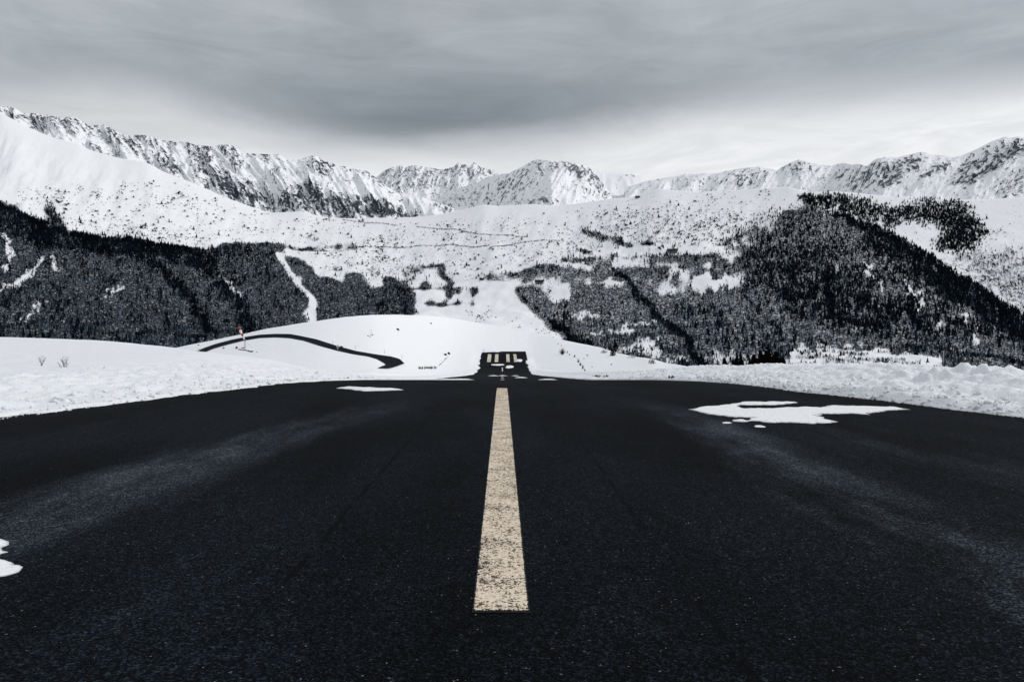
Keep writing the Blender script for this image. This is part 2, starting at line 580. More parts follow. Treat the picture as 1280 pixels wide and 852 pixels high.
clods(-1, 1300, .7, .024, 'crumbs of ploughed snow along the left edge of the strip')
clods(1, 2200, .36, .024, 'clods of ploughed snow along the right edge of the strip')

# asphalt strip
ax = lines((-13.5, 13.5, .75)); ay = lines((-16, 30, 1.), (30, 283.5, 1.5))
AX, AY = np.meshgrid(ax, ay)
wide = 1 - sstep(36, 60, AY)
AX = AX * (wide + (1 - wide) * (8.3 / 13.5))
runway = mesh_obj('runway', np.stack([AX, AY, zr(AY)], -1), grid_faces(len(ay), len(ax)), M['asphalt'])
tag(runway, 'dark chipped asphalt airstrip running straight ahead', kind='structure')


def strip(name, x0, x1, y0, y1, mat, dz, nx=6, step=.5, wob=0.):
    ay = np.linspace(y0, y1, max(2, int((y1 - y0) / step) + 1)); u = np.linspace(0, 1, nx + 1)
    U, Y = np.meshgrid(u, ay)
    X = x0 + (x1 - x0) * U
    edge = np.clip(1 - np.minimum(U, 1 - U) * nx, 0, 1)
    ye = np.clip(1 - np.minimum(Y - y0, y1 - Y) / .03, 0, 1)
    return mesh_obj(name, np.stack([X, Y, zr(Y) + dz], -1), grid_faces(len(ay), nx + 1), mat, attrs={'edge': np.maximum(edge * 1., ye)})


o = strip('centre_line_marking', -.163, .147, 4.22, 23., M['paint'], .004, 24, .05)
tag(o, 'worn cream centre line dash nearest the camera', kind='structure')
for y0, y1 in ((57, 72), (96, 111), (136, 150), (228, 243)):
    tag(strip('centre_line_marking', -.16, .15, y0, y1, M['keys'], .03, 2, .5), 'short pale centre line dash far down the strip', kind='structure')
for x0, x1 in ((-5.0, -3.8), (-2.5, -1.35), (1.3, 2.4), (3.8, 4.8)):
    tag(strip('threshold_marking', x0, x1, 257.5, 276.5, M['keys'], .06, 4, .8), 'pale threshold bar painted at the far end of the strip', kind='structure')


# ------------------------------------------------------------------ snow patches lying on the asphalt
def inside(poly, X, Y):
    poly = np.array(poly); r = np.zeros(X.shape, bool); n = len(poly)
    for i in range(n):
        x1, y1 = poly[i]; x2, y2 = poly[(i + 1) % n]
        c = ((y1 > Y) != (y2 > Y))
        r ^= c & (X < (x2 - x1) * (Y - y1) / (y2 - y1 + 1e-12) + x1)
    return r


def sdist(poly, X, Y):
    poly = np.array(poly); d = np.full(X.shape, 1e9); n = len(poly)
    for i in range(n):
        a = poly[i]; b = poly[(i + 1) % n]; ab = b - a
        t = np.clip(((X - a[0]) * ab[0] + (Y - a[1]) * ab[1]) / (ab @ ab + 1e-12), 0, 1)
        d = np.minimum(d, np.hypot(X - a[0] - t * ab[0], Y - a[1] - t * ab[1]))
    return np.where(inside(poly, X, Y), d, -d)


def on_plane(px, py, z0=0.):
    D = F * EYE / (py - HY)
    for _ in range(6): D = F * (EYE - float(zr(D))) / (py - HY)
    return ((px - CX) / F * D, D)


def snow_patch(pix, label, res=.03, h=.016, jag=.04, pts=None, resy=None):
    poly = np.array(pts if pts is not None else [on_plane(*p) for p in pix])
    x0, y0 = poly.min(0) - .2; x1, y1 = poly.max(0) + .2
    X, Y = np.meshgrid(np.arange(x0, x1, res), np.arange(y0, y1, resy or res * 1.4))
    sy = min(1., jag * 18)
    Y = Y + 0.; sd = sdist(poly, X + sy * .12 * fbm(X / .10, Y / .5, 3, 15) + sy * .25 * fbm(X / .8, Y / 1.6, 4, 13), Y + sy * .42 * fbm(X / .55, Y / 2.2, 5, 12, .6)) + jag * fbm(X / (jag * 6), Y / (jag * 14), 4, 7) * 1.6 + .09 * min(1., jag * 16) * fbm(X / .35, Y / .8, 4, 9) - .30 * min(1., jag * 16) * sstep(.22, .5, fbm(X / .5, Y / 1.3, 4, 19))
    z = np.clip(sd * .16, -.02, h * (1 + .5 * fbm(X * 3, Y * 3, 3, 5)))
    V = np.stack([X, Y, zr(Y) + z], -1).reshape(-1, 3)
    fc = grid_faces(*X.shape)
    keep = (z.ravel()[fc] > -.0199).any(1)
    V, fc, _ = grid_cut(V, fc, keep)
    thin = 1 - np.clip(sd / (.22 if jag > .03 else .06), 0, 1)
    o = mesh_obj('snow_patch', V, fc, M['patch'], attrs={'edge': thin.ravel()[_]})
    return tag(o, label, 'snow patch', 'snow patches left on the asphalt')


q = lambda L: [(840 + a / 2.909, 420 + b / 2.909) for a, b in L]
snow_patch(q([(68, 266), (100, 258), (130, 252), (205, 250), (235, 243), (265, 238), (350, 238), (450, 240), (456, 243), (380, 250), (262, 251),
              (240, 256), (270, 264), (400, 261), (480, 258), (545, 257), (600, 253), (640, 252), (760, 256), (825, 256), (852, 267), (760, 270),
              (722, 286), (660, 281), (525, 282), (555, 296), (624, 313), (500, 317), (300, 313), (228, 310), (240, 304), (300, 299), (250, 297), (170, 288), (110, 283)]),
           'large forked snow patch on the asphalt near the right bank')
snow_patch(q([(300, 324), (315, 320), (338, 324), (336, 330), (305, 330)]), 'tiny snow scrap just in front of the large forked patch', .02, .02, .015)
snow_patch(q([(183, 313), (200, 312), (222, 314), (218, 318), (186, 318)]), 'thin snow sliver at the near left tip of the forked patch', .02, .015, .015)
snow_patch([(-60, 655), (-5, 668), (6, 672), (17, 676), (15, 680), (4, 684), (12, 687), (21, 689), (4, 692), (-2, 697), (16, 701), (26, 708), (22, 715), (4, 720), (-70, 728)],
           'rounded snow patch cut off by the left edge of the photo', .015, .03, .008)
snow_patch([(420, 485.2), (437, 483.0), (460, 484.6), (480, 485.2), (497, 485.8), (502, 487.2), (480, 488.3), (452, 488.6), (436, 486.4)],
           'narrow snow streak on the asphalt left of the centre line', .04, .03, .04)


def far_patch(x0, x1, y0, y1, label, seed):
    n = 14; pts = []
    cx, cy, rx, ry = (x0 + x1) / 2, (y0 + y1) / 2, (x1 - x0) / 2, (y1 - y0) / 2
    r = random.Random(seed)
    for i in range(n):
        a = 2 * math.pi * i / n; k = r.uniform(.65, 1.1)
        pts.append((cx + rx * k * math.cos(a), cy + ry * k * math.sin(a)))
    snow_patch(None, label, .12, .12, .15, pts, .35)


far_patch(-5.6, -1.6, 53, 62, 'wide thin snow streak at the crest left of the strip centre', 1)
far_patch(-6.6, -3.0, 47, 52, 'snow streak hugging the left edge of the strip at the crest', 2)
far_patch(2.2, 4.6, 56, 61, 'thin snow streak at the crest right of the strip centre', 3)
far_patch(-3.6, 1.4, 247.5, 253, 'snow drift across the strip in front of the threshold bars', 4)
far_patch(.8, 3.6, 240.5, 248.5, 'snow blotch right of the far centre line dash', 5)
far_patch(4.5, 6.6, 258, 266, 'snow covering the rightmost threshold bar', 6)
far_patch(-2.9, -.5, 146, 163, 'faint snow streak across the middle of the strip left of centre', 7)
far_patch(1.7, 3.3, 148, 158, 'faint snow streak across the middle of the strip right of centre', 8)
far_patch(-1., 1.2, 152, 160, 'small snow scrap lying over a far centre line dash', 9)
far_patch(1.4, 3.4, 100, 106, 'small snow scrap on the downhill part of the strip', 10)

# ------------------------------------------------------------------ access road on the hill
dg = bpy.context.evaluated_depsgraph_get()
from mathutils.bvhtree import BVHTree
bvh = BVHTree.FromObject(snow_field, dg)


def cast(px, py):
    d = Vector(((px - CX) / F, 1., -(py - HY) / F)).normalized()
    o_ = Vector((0, 0, EYE))
    for _ in range(6):
        p, nrm, i, t = bvh.ray_cast(o_, d)
        if p is None or abs(p.x) > 7.6 or p.y > 283 or True: break
    return p if p is not None else hit(px, py)


def resample(pts, n):
    a = np.array(pts, float); s = np.concatenate([[0], np.cumsum(np.hypot(*np.diff(a, axis=0).T))])
    t = np.linspace(0, s[-1], n)
    return np.stack([np.interp(t, s, a[:, 0]), np.interp(t, s, a[:, 1])], -1)


r5 = lambda L: [(220 + a / 4, 380 + b / 4) for a, b in L]
up = resample(r5([(105, 236), (150, 218), (200, 201), (280, 180), (350, 166), (420, 155), (500, 151), (570, 152), (620, 161), (700, 178), (800, 210), (900, 237), (1000, 254),
                  (1075, 264), (1118, 276), (1142, 298)]), 120)
lo = resample(r5([(150, 240), (190, 223), (260, 203), (340, 183), (420, 170), (500, 167), (570, 171), (640, 184), (720, 210), (800, 232), (880, 250), (960, 263), (1005, 276),
                  (1040, 298), (1052, 308), (1010, 324), (1060, 325)]), 120)
# far part of the road: lower edge ends at the bend, which is closed by the tip polygon
lo = resample(r5([(150, 240), (190, 223), (260, 203), (340, 183), (420, 170), (500, 167), (570, 171), (640, 184), (720, 210), (800, 232), (880, 250), (960, 263), (1005, 276),
                  (1040, 296), (1052, 306), (1075, 312)]), 120)
rv = []
NB = 7
for a, b in zip(up, lo):
    for k in range(NB):
        c = a + (b - a) * k / (NB - 1)
        p = cast(*c); rv.append((p.x, p.y, p.z + .14))
road_faces = [tuple(r) for r in grid_faces(120, NB)]
tipu = resample(r5([(1142, 298), (1118, 290), (1075, 300), (1050, 306), (1012, 321)]), 16)
tipl = resample(r5([(1142, 299), (1112, 311), (1085, 320), (1060, 325), (1010, 323)]), 16)
b0 = len(rv)
for a, b in zip(tipu, tipl):
    for k in range(4):
        c = a + (b - a) * k / 3
        p = cast(*c); rv.append((p.x, p.y, p.z + .15))
road_faces += [tuple(r + b0) for r in grid_faces(16, 4)]
tag(mesh_obj('access_road', np.array(rv), road_faces, M['road']), 'cleared dark access road curving over the snow hill', kind='structure')

# ------------------------------------------------------------------ mountains
PX0, PX1, PY0, PY1 = -220, 1500, 120, 520


def sheet(name, cols, ridge, foot, Dr, Df, nrows, mat, disp=None, rockf=None, litter=None, front=(), back=14, label='', expo=1., rowpow=1., soften=0):
    t = np.linspace(0, 1, nrows) ** rowpow
    PXg, T = np.meshgrid(cols, t)
    rp, fp = ridge(PXg), foot(PXg)
    def soft(x): return sum(ridge(x + o) for o in np.linspace(-soften, soften, 13)) / 13. if soften else ridge(x)
    rs = soft(PXg)
    PYg = fp + (rs - fp) * T + (rp - rs) * T ** 10
    Dg = Df(PXg) + (Dr(PXg) - Df(PXg)) * T ** expo
    P = unproj(PXg, PYg, Dg)
    dz = np.zeros_like(PXg); rock = np.zeros_like(PXg)
    if disp is not None:
        dz, extra = disp(PXg, PYg, T, P)
        P[..., 2] += dz
    if rockf is not None: rock = rockf(PXg, PYg, T, P, extra)
    lit = litter(PXg, PYg) if litter is not None else np.zeros_like(PXg)
    core = P.copy()
    rows, rk, lt = [P], [rock], [lit]
    # far side of the ridge
    last = P[-1]
    bk = []; 
    for i in range(1, back + 1):
        g = last.copy(); dd = (Dr(cols) * .012) * i ** 1.35
        kx = (last[:, 1] + dd) / last[:, 1]
        g[:, 0] *= kx; g[:, 1] += dd
        g[:, 2] -= dd * .38 + dd * .12 * fbm(g[:, 0] / 400., g[:, 1] / 400., 3, 3)
        bk.append(g)
    if bk:
        rows.append(np.array(bk)); rk.append(np.repeat(rock[-1:], back, 0) * .6); lt.append(np.repeat(lit[-1:], back, 0) * 0)
    if front:
        fr = []
        for D_, z_ in front:
            fr.append(np.stack([(cols - CX) / F * D_, np.full(len(cols), D_), np.full(len(cols), z_)], -1))
        rows.insert(0, np.array(fr)); rk.insert(0, np.zeros((len(front), len(cols)))); lt.insert(0, np.repeat(lit[:1], len(front), 0))
    A = np.concatenate(rows); R = np.concatenate(rk); L = np.concatenate(lt)
    o = mesh_obj(name, A, grid_faces(A.shape[0], A.shape[1]), mat, attrs={'rock': R, 'litter': L})
    tag(o, label, kind='structure')

    def sample(px, py):
        px = np.asarray(px, float); py = np.asarray(py, float)
        fo, ri, so_ = foot(px), ridge(px), soft(px)
        tt = np.clip((fo - py) / (fo - so_), 0, 1)
        for _ in range(8): tt = np.clip(.5 * tt + .5 * (fo - py + (ri - so_) * tt ** 10) / (fo - so_), 0, 1)
        tt = tt ** (1 / rowpow) * (nrows - 1)
        cc = np.clip((px - cols[0]) / (cols[1] - cols[0]), 0, len(cols) - 1.001)
        i = np.clip(tt.astype(int), 0, nrows - 2); j = cc.astype(int)
        a = (tt - i)[:, None]; b = (cc - j)[:, None]
        return (core[i, j] * (1 - a) * (1 - b) + core[i + 1, j] * a * (1 - b) + core[i, j + 1] * (1 - a) * b + core[i + 1, j + 1] * a * b)
    return o, sample


def px_map(items, blur=6):
    """soft weight over the frame from polygons and strokes: ('p', pts, w) or ('s', pts, width, w)"""
    X, Y = np.meshgrid(np.arange(PX0, PX1), np.arange(PY0, PY1))
    m = np.zeros(X.shape)
    for it in items:
        if it[0] == 'p':
            m = np.where(inside(it[1], X, Y), np.maximum(m, it[2]) if it[2] >= 0 else np.minimum(m, -it[2] - 1), m)
        else:
            d = np.full(X.shape, 1e9); pts = np.array(it[1], float)
            for a, b in zip(pts[:-1], pts[1:]):
                ab = b - a
                t = np.clip(((X - a[0]) * ab[0] + (Y - a[1]) * ab[1]) / (ab @ ab + 1e-9), 0, 1)
                d = np.minimum(d, np.hypot(X - a[0] - t * ab[0], Y - a[1] - t * ab[1]))
            m = np.maximum(m, it[3] * (d < it[2]))
    for _ in range(2):
        if blur > 0:
            k = np.ones(blur) / blur
            m = np.apply_along_axis(lambda r: np.convolve(r, k, 'same'), 0, m)
            m = np.apply_along_axis(lambda r: np.convolve(r, k, 'same'), 1, m)
    return m


def look(m, px, py):
    i = np.clip((np.asarray(py) - PY0).astype(int), 0, PY1 - PY0 - 1); j = np.clip((np.asarray(px) - PX0).astype(int), 0, PX1 - PX0 - 1)
    return m[i, j]


# ---- vegetation plan of the valley side, kept as areas and lines on that slope
ridgeA = smooth_pl([(-220, 120), (-100, 132), (0, 141), (20, 151), (39, 161), (63, 171), (98, 180), (114, 188), (150, 198), (183, 203), (203, 214), (240, 228), (260, 237), (280, 246),
                    (310, 257), (337, 266), (360, 265), (380, 264), (396, 270), (427, 273), (510, 271.5), (529, 270.5), (550, 268), (574, 263), (604, 255.5), (625, 257.5), (663, 255),
                    (698, 257), (716, 255), (767, 248), (792, 246), (810, 240), (824, 235.5), (850, 238.5), (873, 240), (900, 239), (950, 235.5), (989, 234), (1010, 241), (1040, 256), (1080, 274), (1115, 290),
                    (1150, 309), (1180, 328), (1215, 351), (1250, 374), (1290, 400), (1350, 430), (1500, 470)], 9)

V_ = []      # ('p'|'s', pts, (width), density, fir share, height m, sheet)


def vp(pts, dens, fir, h=11., sh='A', clump=.5): V_.append(('p', pts, 0, dens, fir, h, sh, clump))


def vs(pts, w, dens, fir, h=11., sh='A', clump=.55): V_.append(('s', pts, w, dens, fir, h, sh, clump))


# left wooded valley side
vp([(-120, 220), (-60, 240), (0, 259), (13, 265), (33, 274), (51, 280), (74, 284), (100, 292), (138, 300), (169, 301), (200, 306), (241, 314), (260, 318), (284, 311), (321, 310),
    (347, 312), (350, 320), (365, 343), (385, 370), (387, 402), (385, 440), (-120, 445)], .60, .10, 8.5, clump=.45)
vs([(-120, 228), (-60, 250), (0, 272), (50, 293), (100, 303), (170, 311), (225, 322), (262, 332)], 15, .40, .97, 13.)
vs([(-120, 224), (-60, 244), (0, 261), (33, 276), (74, 287), (138, 303), (200, 309), (241, 317)], 4, .5, 1., 14.)
vs([(130, 306), (165, 318), (195, 335), (225, 360), (250, 390), (262, 420)], 8, .35, .95, 12.)
vs([(240, 320), (262, 345), (285, 368), (305, 392), (322, 425)], 10, .38, .92, 12.)
vs([(262, 318), (300, 318), (340, 318)], 9, .22, .8, 12.)
vp([(270, 318), (345, 315), (350, 345), (330, 360), (290, 350)], .12, .85, 12.)
vs([(205, 385), (212, 410)], 3, .3, .9, 12.); vs([(95, 395), (97, 430)], 3, .3, .9, 12.)
vp([(357, 325), (375, 329), (390, 338), (400, 350), (420, 356), (432, 352), (447, 346), (456, 350), (455, 362), (480, 356), (500, 350), (515, 360), (517, 395), (510, 404), (397, 404), (394, 375), (380, 355)], .60, .12, 8., clump=.5)
vs([(358, 326), (380, 332), (396, 346), (420, 358)], 3, .3, .5, 9.)
# dots and thickets on the big snow slope at the left
vp([(50, 262), (60, 254), (66, 260), (80, 262), (84, 270), (72, 284), (58, 284), (48, 276)], .30, .95, 11.)
vp([(62, 258), (70, 243), (80, 236), (82, 252), (76, 262)], .14, .7, 8.)
vs([(40, 243), (50, 236), (60, 232)], 3, .14, .6, 6.); vs([(24, 247), (38, 252)], 5, .10, .4, 6.); vs([(20, 256), (30, 262)], 4, .08, .5, 6.)
vs([(143, 245), (152, 240), (157, 233)], 4, .12, .4, 6.); vs([(120, 252), (135, 252)], 6, .06, .3, 6.)
vs([(238, 262), (246, 268), (252, 274)], 4, .12, .5, 6.); vs([(195, 262), (208, 258)], 4, .05, .4, 5.)
vp([(20, 240), (200, 225), (300, 262), (430, 277), (500, 292), (500, 345), (430, 348), (347, 308), (262, 314), (150, 297), (85, 284)], .115, .12, 7.5, clump=1.)
vp([(90, 275), (130, 270), (260, 300), (262, 312), (150, 296), (92, 286)], .09, .5, 6.5)
vs([(300, 267), (318, 274), (330, 280)], 2, .2, .6, 5.); vs([(328, 287), (338, 293)], 4, .14, .8, 7.); vs([(365, 288), (385, 297), (402, 300)], 2.5, .16, .6, 6.)
vs([(275, 310), (345, 308), (400, 312), (445, 310)], 3.5, .25, .7, 8.); vs([(360, 316), (400, 318), (430, 325), (440, 340)], 7, .05, .3, 7.)
# thin dark road and wall lines across the snow
for L in ([(428, 275), (455, 278), (478, 279), (497, 282)], [(470, 309), (500, 308), (530, 305.5), (565, 305), (590, 308.5), (612, 306)], [(520, 283), (545, 286), (570, 287.5), (600, 292), (660, 296)],
          [(612, 309), (650, 302), (700, 299)], [(345, 313), (420, 315), (470, 308)]):
    vs(L, .6, 2.6, .3, 4.6, clump=.35)
vs([(470, 309), (515, 308)], 1.2, .7, .7, 3.); vs([(590, 308), (612, 306.5)], 1.2, .8, .7, 3.2); vs([(440, 278), (455, 279), (480, 279), (495, 282)], 1.2, .4, .7, 3.)
vs([(570, 335), (580, 318), (583, 310)], 1.5, .25, .4, 4.); vp([(470, 300), (490, 285), (510, 295), (505, 306)], .08, .2, 3.)
vp([(430, 280), (700, 270), (830, 248), (960, 240), (1000, 243), (960, 265), (900, 290), (760, 330), (640, 350), (600, 345), (470, 350), (440, 310)], .115, .12, 7.5, clump=1.)
vp([(470, 318), (520, 315), (510, 345), (480, 350), (450, 345)], .08, .4, 7.)
# hedged fields below the centre
vp([(505, 340), (512, 332), (522, 330), (524, 338), (516, 352), (504, 352)], .30, .8, 9.)
vs([(523, 331), (548, 330), (560, 333)], 3.5, .35, .4, 8.); vs([(548, 336), (560, 342), (562, 352)], 5, .28, .6, 9.); vs([(522, 350), (540, 349), (560, 352)], 3.5, .28, .3, 8.)
vs([(487, 360), (520, 362), (545, 357), (592, 361)], 3, .35, .3, 8.); vs([(596, 359), (592, 370), (590, 380)], 2.4, .5, .4, 9.); vs([(564, 359), (558, 370), (552, 380)], 3, .4, .4, 8.)
vs([(525, 379), (560, 377), (592, 379)], 1.6, .4, .3, 6.); vs([(535, 375), (548, 376)], 3, .3, .3, 7.); vs([(572, 371), (573, 378)], 2, .4, .6, 8.)
vp([(480, 346), (500, 346), (514, 356), (520, 376), (516, 394), (505, 404), (470, 404), (478, 370)], .28, .5, 10.)
vp([(583, 382), (600, 382), (612, 400), (605, 408), (592, 402)], .09, .3, 6.); vp([(636, 402), (646, 400), (652, 412), (640, 414)], .10, .4, 5.)
vp([(655, 405), (700, 415), (716, 430), (690, 424)], .06, .1, 5.)
vs([(595, 345), (640, 342), (680, 338), (690, 335)], 4, .20, .3, 9.); vs([(575, 349), (600, 345), (640, 352), (670, 356)], .8, .6, .6, 2.5); vs([(610, 348), (660, 352)], 2, .2, .2, 6.)
# hedges and strips of the middle right
vs([(640, 345), (700, 336), (745, 322), (790, 318), (840, 322), (900, 333)], 5, .26, .35, 9.)
vs([(725, 284), (745, 292), (760, 296), (775, 297), (790, 304)], 4.5, .38, .9, 9.); vs([(722, 309), (738, 308)], 3.5, .45, .95, 9.); vs([(800, 303), (815, 308)], 5, .38, .95, 11.); vs([(825, 311), (842, 312)], 5, .38, .9, 10.)
vs([(808, 301), (825, 287), (843, 268)], 1.6, .45, .8, 6.); vs([(785, 270), (800, 280)], 5, .07, .8, 9.); vs([(760, 262), (780, 266), (800, 270)], 5, .05, .8, 8.); vs([(815, 262), (840, 258)], 6, .07, .7, 7.)
vs([(864, 270), (878, 258), (890, 252)], 2, .2, .5, 4.); vs([(868, 268), (890, 262)], 4, .10, .5, 4.)
vs([(700, 348), (760, 340), (850, 346), (905, 348)], 8, .18, .15, 9.); vp([(700, 320), (760, 325), (900, 325), (905, 345), (780, 350), (700, 350)], .20, .15, 7.5, clump=.9)
vs([(720, 265), (735, 272)], 3, .1, .6, 5.)
vp([(640, 345), (700, 330), (760, 325), (905, 325), (920, 372), (830, 372), (790, 352), (720, 355), (680, 372)], .22, .12, 8., clump=.95)
vp([(700, 290), (760, 270), (830, 262), (905, 268), (930, 292), (880, 330), (760, 326), (690, 322)], .17, .35, 7., clump=1.)
vp([(640, 300), (700, 285), (740, 320), (690, 340), (640, 345)], .06, .2, 6.5, clump=1.)
vp([(395, 318), (440, 312), (470, 330), (500, 340), (490, 352), (430, 352), (400, 340)], .10, .15, 6.5, clump=1.)
vp([(460, 312), (560, 320), (560, 340), (505, 345), (470, 345)], .07, .15, 6.5, clump=1.)
vs([(440, 313), (520, 318), (600, 312), (680, 318)], .8, .4, .2, 2.4); vs([(560, 330), (620, 333), (690, 328)], .8, .4, .2, 2.4)
# lower wood of the right
vp([(643, 357), (660, 358), (675, 366), (690, 376), (712, 370), (730, 358), (760, 352), (790, 354), (830, 372), (868, 368), (925, 362), (1000, 395), (1060, 415), (1180, 428), (1290, 440), (1460, 460),
    (1460, 500), (900, 490), (830, 475), (760, 455), (715, 432), (695, 412), (665, 380)], .56, .06, 8.5, clump=.6)
vs([(772, 345), (800, 370), (830, 400), (860, 430), (890, 470)], 5, .8, .95, 9.5, clump=.25); vs([(690, 400), (705, 412), (725, 428), (750, 445)], 6, .7, .9, 10., clump=.25); vs([(812, 425), (840, 440), (862, 455)], 5, .35, .6, 9.)
vs([(645, 358), (665, 380), (690, 402)], 3, .4, .5, 9.); vs([(706, 382), (708, 396)], 3, .4, 1., 13.); vs([(862, 385), (864, 400)], 4, .3, .9, 12.)
vp([(850, 380), (925, 400), (1000, 420), (1000, 460), (880, 455)], .02, .95, 14.); vs([(885, 385), (905, 400), (912, 425)], 2.5, .3, .7, 9.); vs([(930, 375), (955, 400), (975, 415)], 2.5, .3, .6, 9.)
# the wooded mountain face
vp([(940, 362), (925, 345), (928, 322), (945, 300), (972, 278), (1003, 258), (1040, 262), (1080, 280), (1150, 315), (1215, 356), (1290, 402), (1460, 455), (1460, 470), (1290, 440), (1180, 428), (1060, 415), (1000, 395), (945, 372)], .46, .5, 10., clump=.6)
vp([(760, 305), (830, 297), (900, 272), (960, 255), (1010, 250), (990, 270), (930, 292), (880, 335), (820, 332), (770, 322)], .07, .6, 8., clump=.9)
vp([(905, 352), (885, 335), (892, 312), (930, 285), (965, 262), (1004, 252), (1000, 275), (960, 305), (940, 335), (945, 372), (925, 365)], .20, .5, 9., clump=.85)
vp([(940, 300), (1010, 290), (1060, 330), (1110, 370), (1130, 412), (1000, 390), (940, 355)], .09, .95, 13.)
vs([(990, 330), (985, 375)], 9, .2, .97, 13.); vs([(1040, 345), (1040, 395)], 12, .2, .97, 13.); vs([(1080, 370), (1090, 410)], 9, .2, .97, 13.); vs([(1140, 375), (1150, 418)], 8, .25, .97, 14.)
vs([(1003, 248), (1040, 262), (1090, 286), (1150, 319), (1215, 358), (1290, 408), (1400, 448)], 8, .55, 1., 12.)
vs([(1080, 300), (1130, 325), (1180, 352), (1240, 390), (1300, 425)], 15, .35, .97, 12.); vs([(1150, 335), (1220, 380), (1290, 425)], 14, .3, .97, 12.)
vs([(900, 300), (950, 275), (1000, 262)], 9, .10, .85, 9.)
# terraces in the valley bottom
for L in ([(1005, 437), (1085, 441)], [(995, 446), (1050, 449), (1090, 446)], [(1000, 456), (1065, 459)], [(1090, 450), (1150, 455)], [(1140, 436), (1185, 445)], [(1100, 439), (1150, 444)], [(1012, 433), (1050, 434), (1090, 436)], [(1000, 441), (1040, 444)], [(1030, 452), (1080, 455), (1120, 459)], [(1060, 445), (1130, 450)], [(1018, 432), (1020, 446), (1014, 462)], [(1110, 446), (1106, 462)]):
    vs(L, 1.5, .75, .15, 6., clump=.21)
vp([(985, 432), (1180, 445), (1180, 463), (985, 463)], .07, .1, 6., clump=1.)
vs([(992, 430), (986, 445), (992, 462)], 4, .3, .2, 7.)
vp([(700, 322), (905, 320), (925, 370), (830, 370), (790, 350), (700, 352)], .13, .12, 8., clump=.9)
vs([(1120, 430), (1170, 436), (1230, 450), (1290, 466)], 3, .4, .5, 8.)
# slope behind the wooded mountain
vp([(1008, 246), (1040, 245), (1085, 249), (1092, 262), (1108, 262), (1150, 256), (1196, 253), (1210, 262), (1218, 282), (1232, 292), (1215, 314), (1170, 314), (1180, 300), (1175, 285), (1140, 274), (1105, 274), (1085, 280)], .9, 1., 14., 'B', .3)
vp([(1225, 285), (1255, 285), (1240, 310), (1195, 330), (1190, 318)], .14, .5, 10., 'B'); vp([(1190, 320), (1300, 310), (1460, 320), (1460, 420), (1290, 400)], .62, .10, 11., 'B', .75)
vp([(1100, 280), (1170, 285), (1180, 312), (1130, 300)], .06, .5, 7., 'B'); vp([(1190, 250), (1460, 255), (1460, 310), (1230, 300)], .012, .9, 7., 'B')

clear = px_map([('s', [(52, 320), (36, 336), (4, 362)], 1.5, .85), ('s', [(6, 288), (12, 305), (4, 330)], 2.2, .8),
                ('s', [(50, 379), (26, 398)], 1.3, .8), ('s', [(128, 372), (152, 358)], 1.4, .6), ('s', [(60, 318), (70, 332)], 2.5, .8), ('s', [(276, 345), (300, 372)], 1.5, .55), ('p', [(862, 350), (905, 350), (908, 358), (880, 366), (866, 360)], 1),
                ('p', [(748, 351), (774, 352), (770, 358), (752, 358)], 1), ('p', [(692, 362), (708, 360), (706, 374), (692, 376)], 1), ('s', [(738, 414), (765, 410), (792, 402), (820, 397)], 1.3, 1), ('s', [(720, 390), (730, 385), (740, 390)], 2.2, 1),
                ('s', [(768, 438), (800, 432), (822, 425)], 1.3, 1), ('s', [(830, 455), (853, 445)], 1.4, 1), ('p', [(775, 400), (788, 398), (790, 412), (778, 410)], .8), ('p', [(800, 428), (818, 432), (822, 444), (800, 442)], .7),
                ('p', [(740, 308), (800, 306), (850, 310), (905, 306), (905, 318), (850, 316), (790, 315), (745, 318)], .95), ('p', [(762, 322), (800, 324), (798, 334), (765, 330)], .9), ('p', [(700, 325), (735, 326), (735, 338), (700, 334)], .8), ('p', [(830, 335), (860, 345), (850, 350), (832, 344)], .8),
                ('p', [(990, 431), (1050, 430), (1120, 436), (1175, 444), (1180, 463), (990, 463)], .88), ('p', [(1108, 450), (1148, 453), (1146, 464), (1105, 462)], 1), ('s', [(1202, 390), (1218, 408), (1220, 432)], 2, .7), ('s', [(1080, 325), (1100, 360)], 2, .7), ('s', [(1130, 350), (1150, 380)], 3, .6),
                ('s', [(1010, 246), (1045, 262), (1075, 272)], 1.0, 1), ('s', [(895, 446), (945, 446), (985, 450)], 9, .38), ('p', [(908, 350), (925, 352), (922, 362), (908, 362)], .8)], 2)

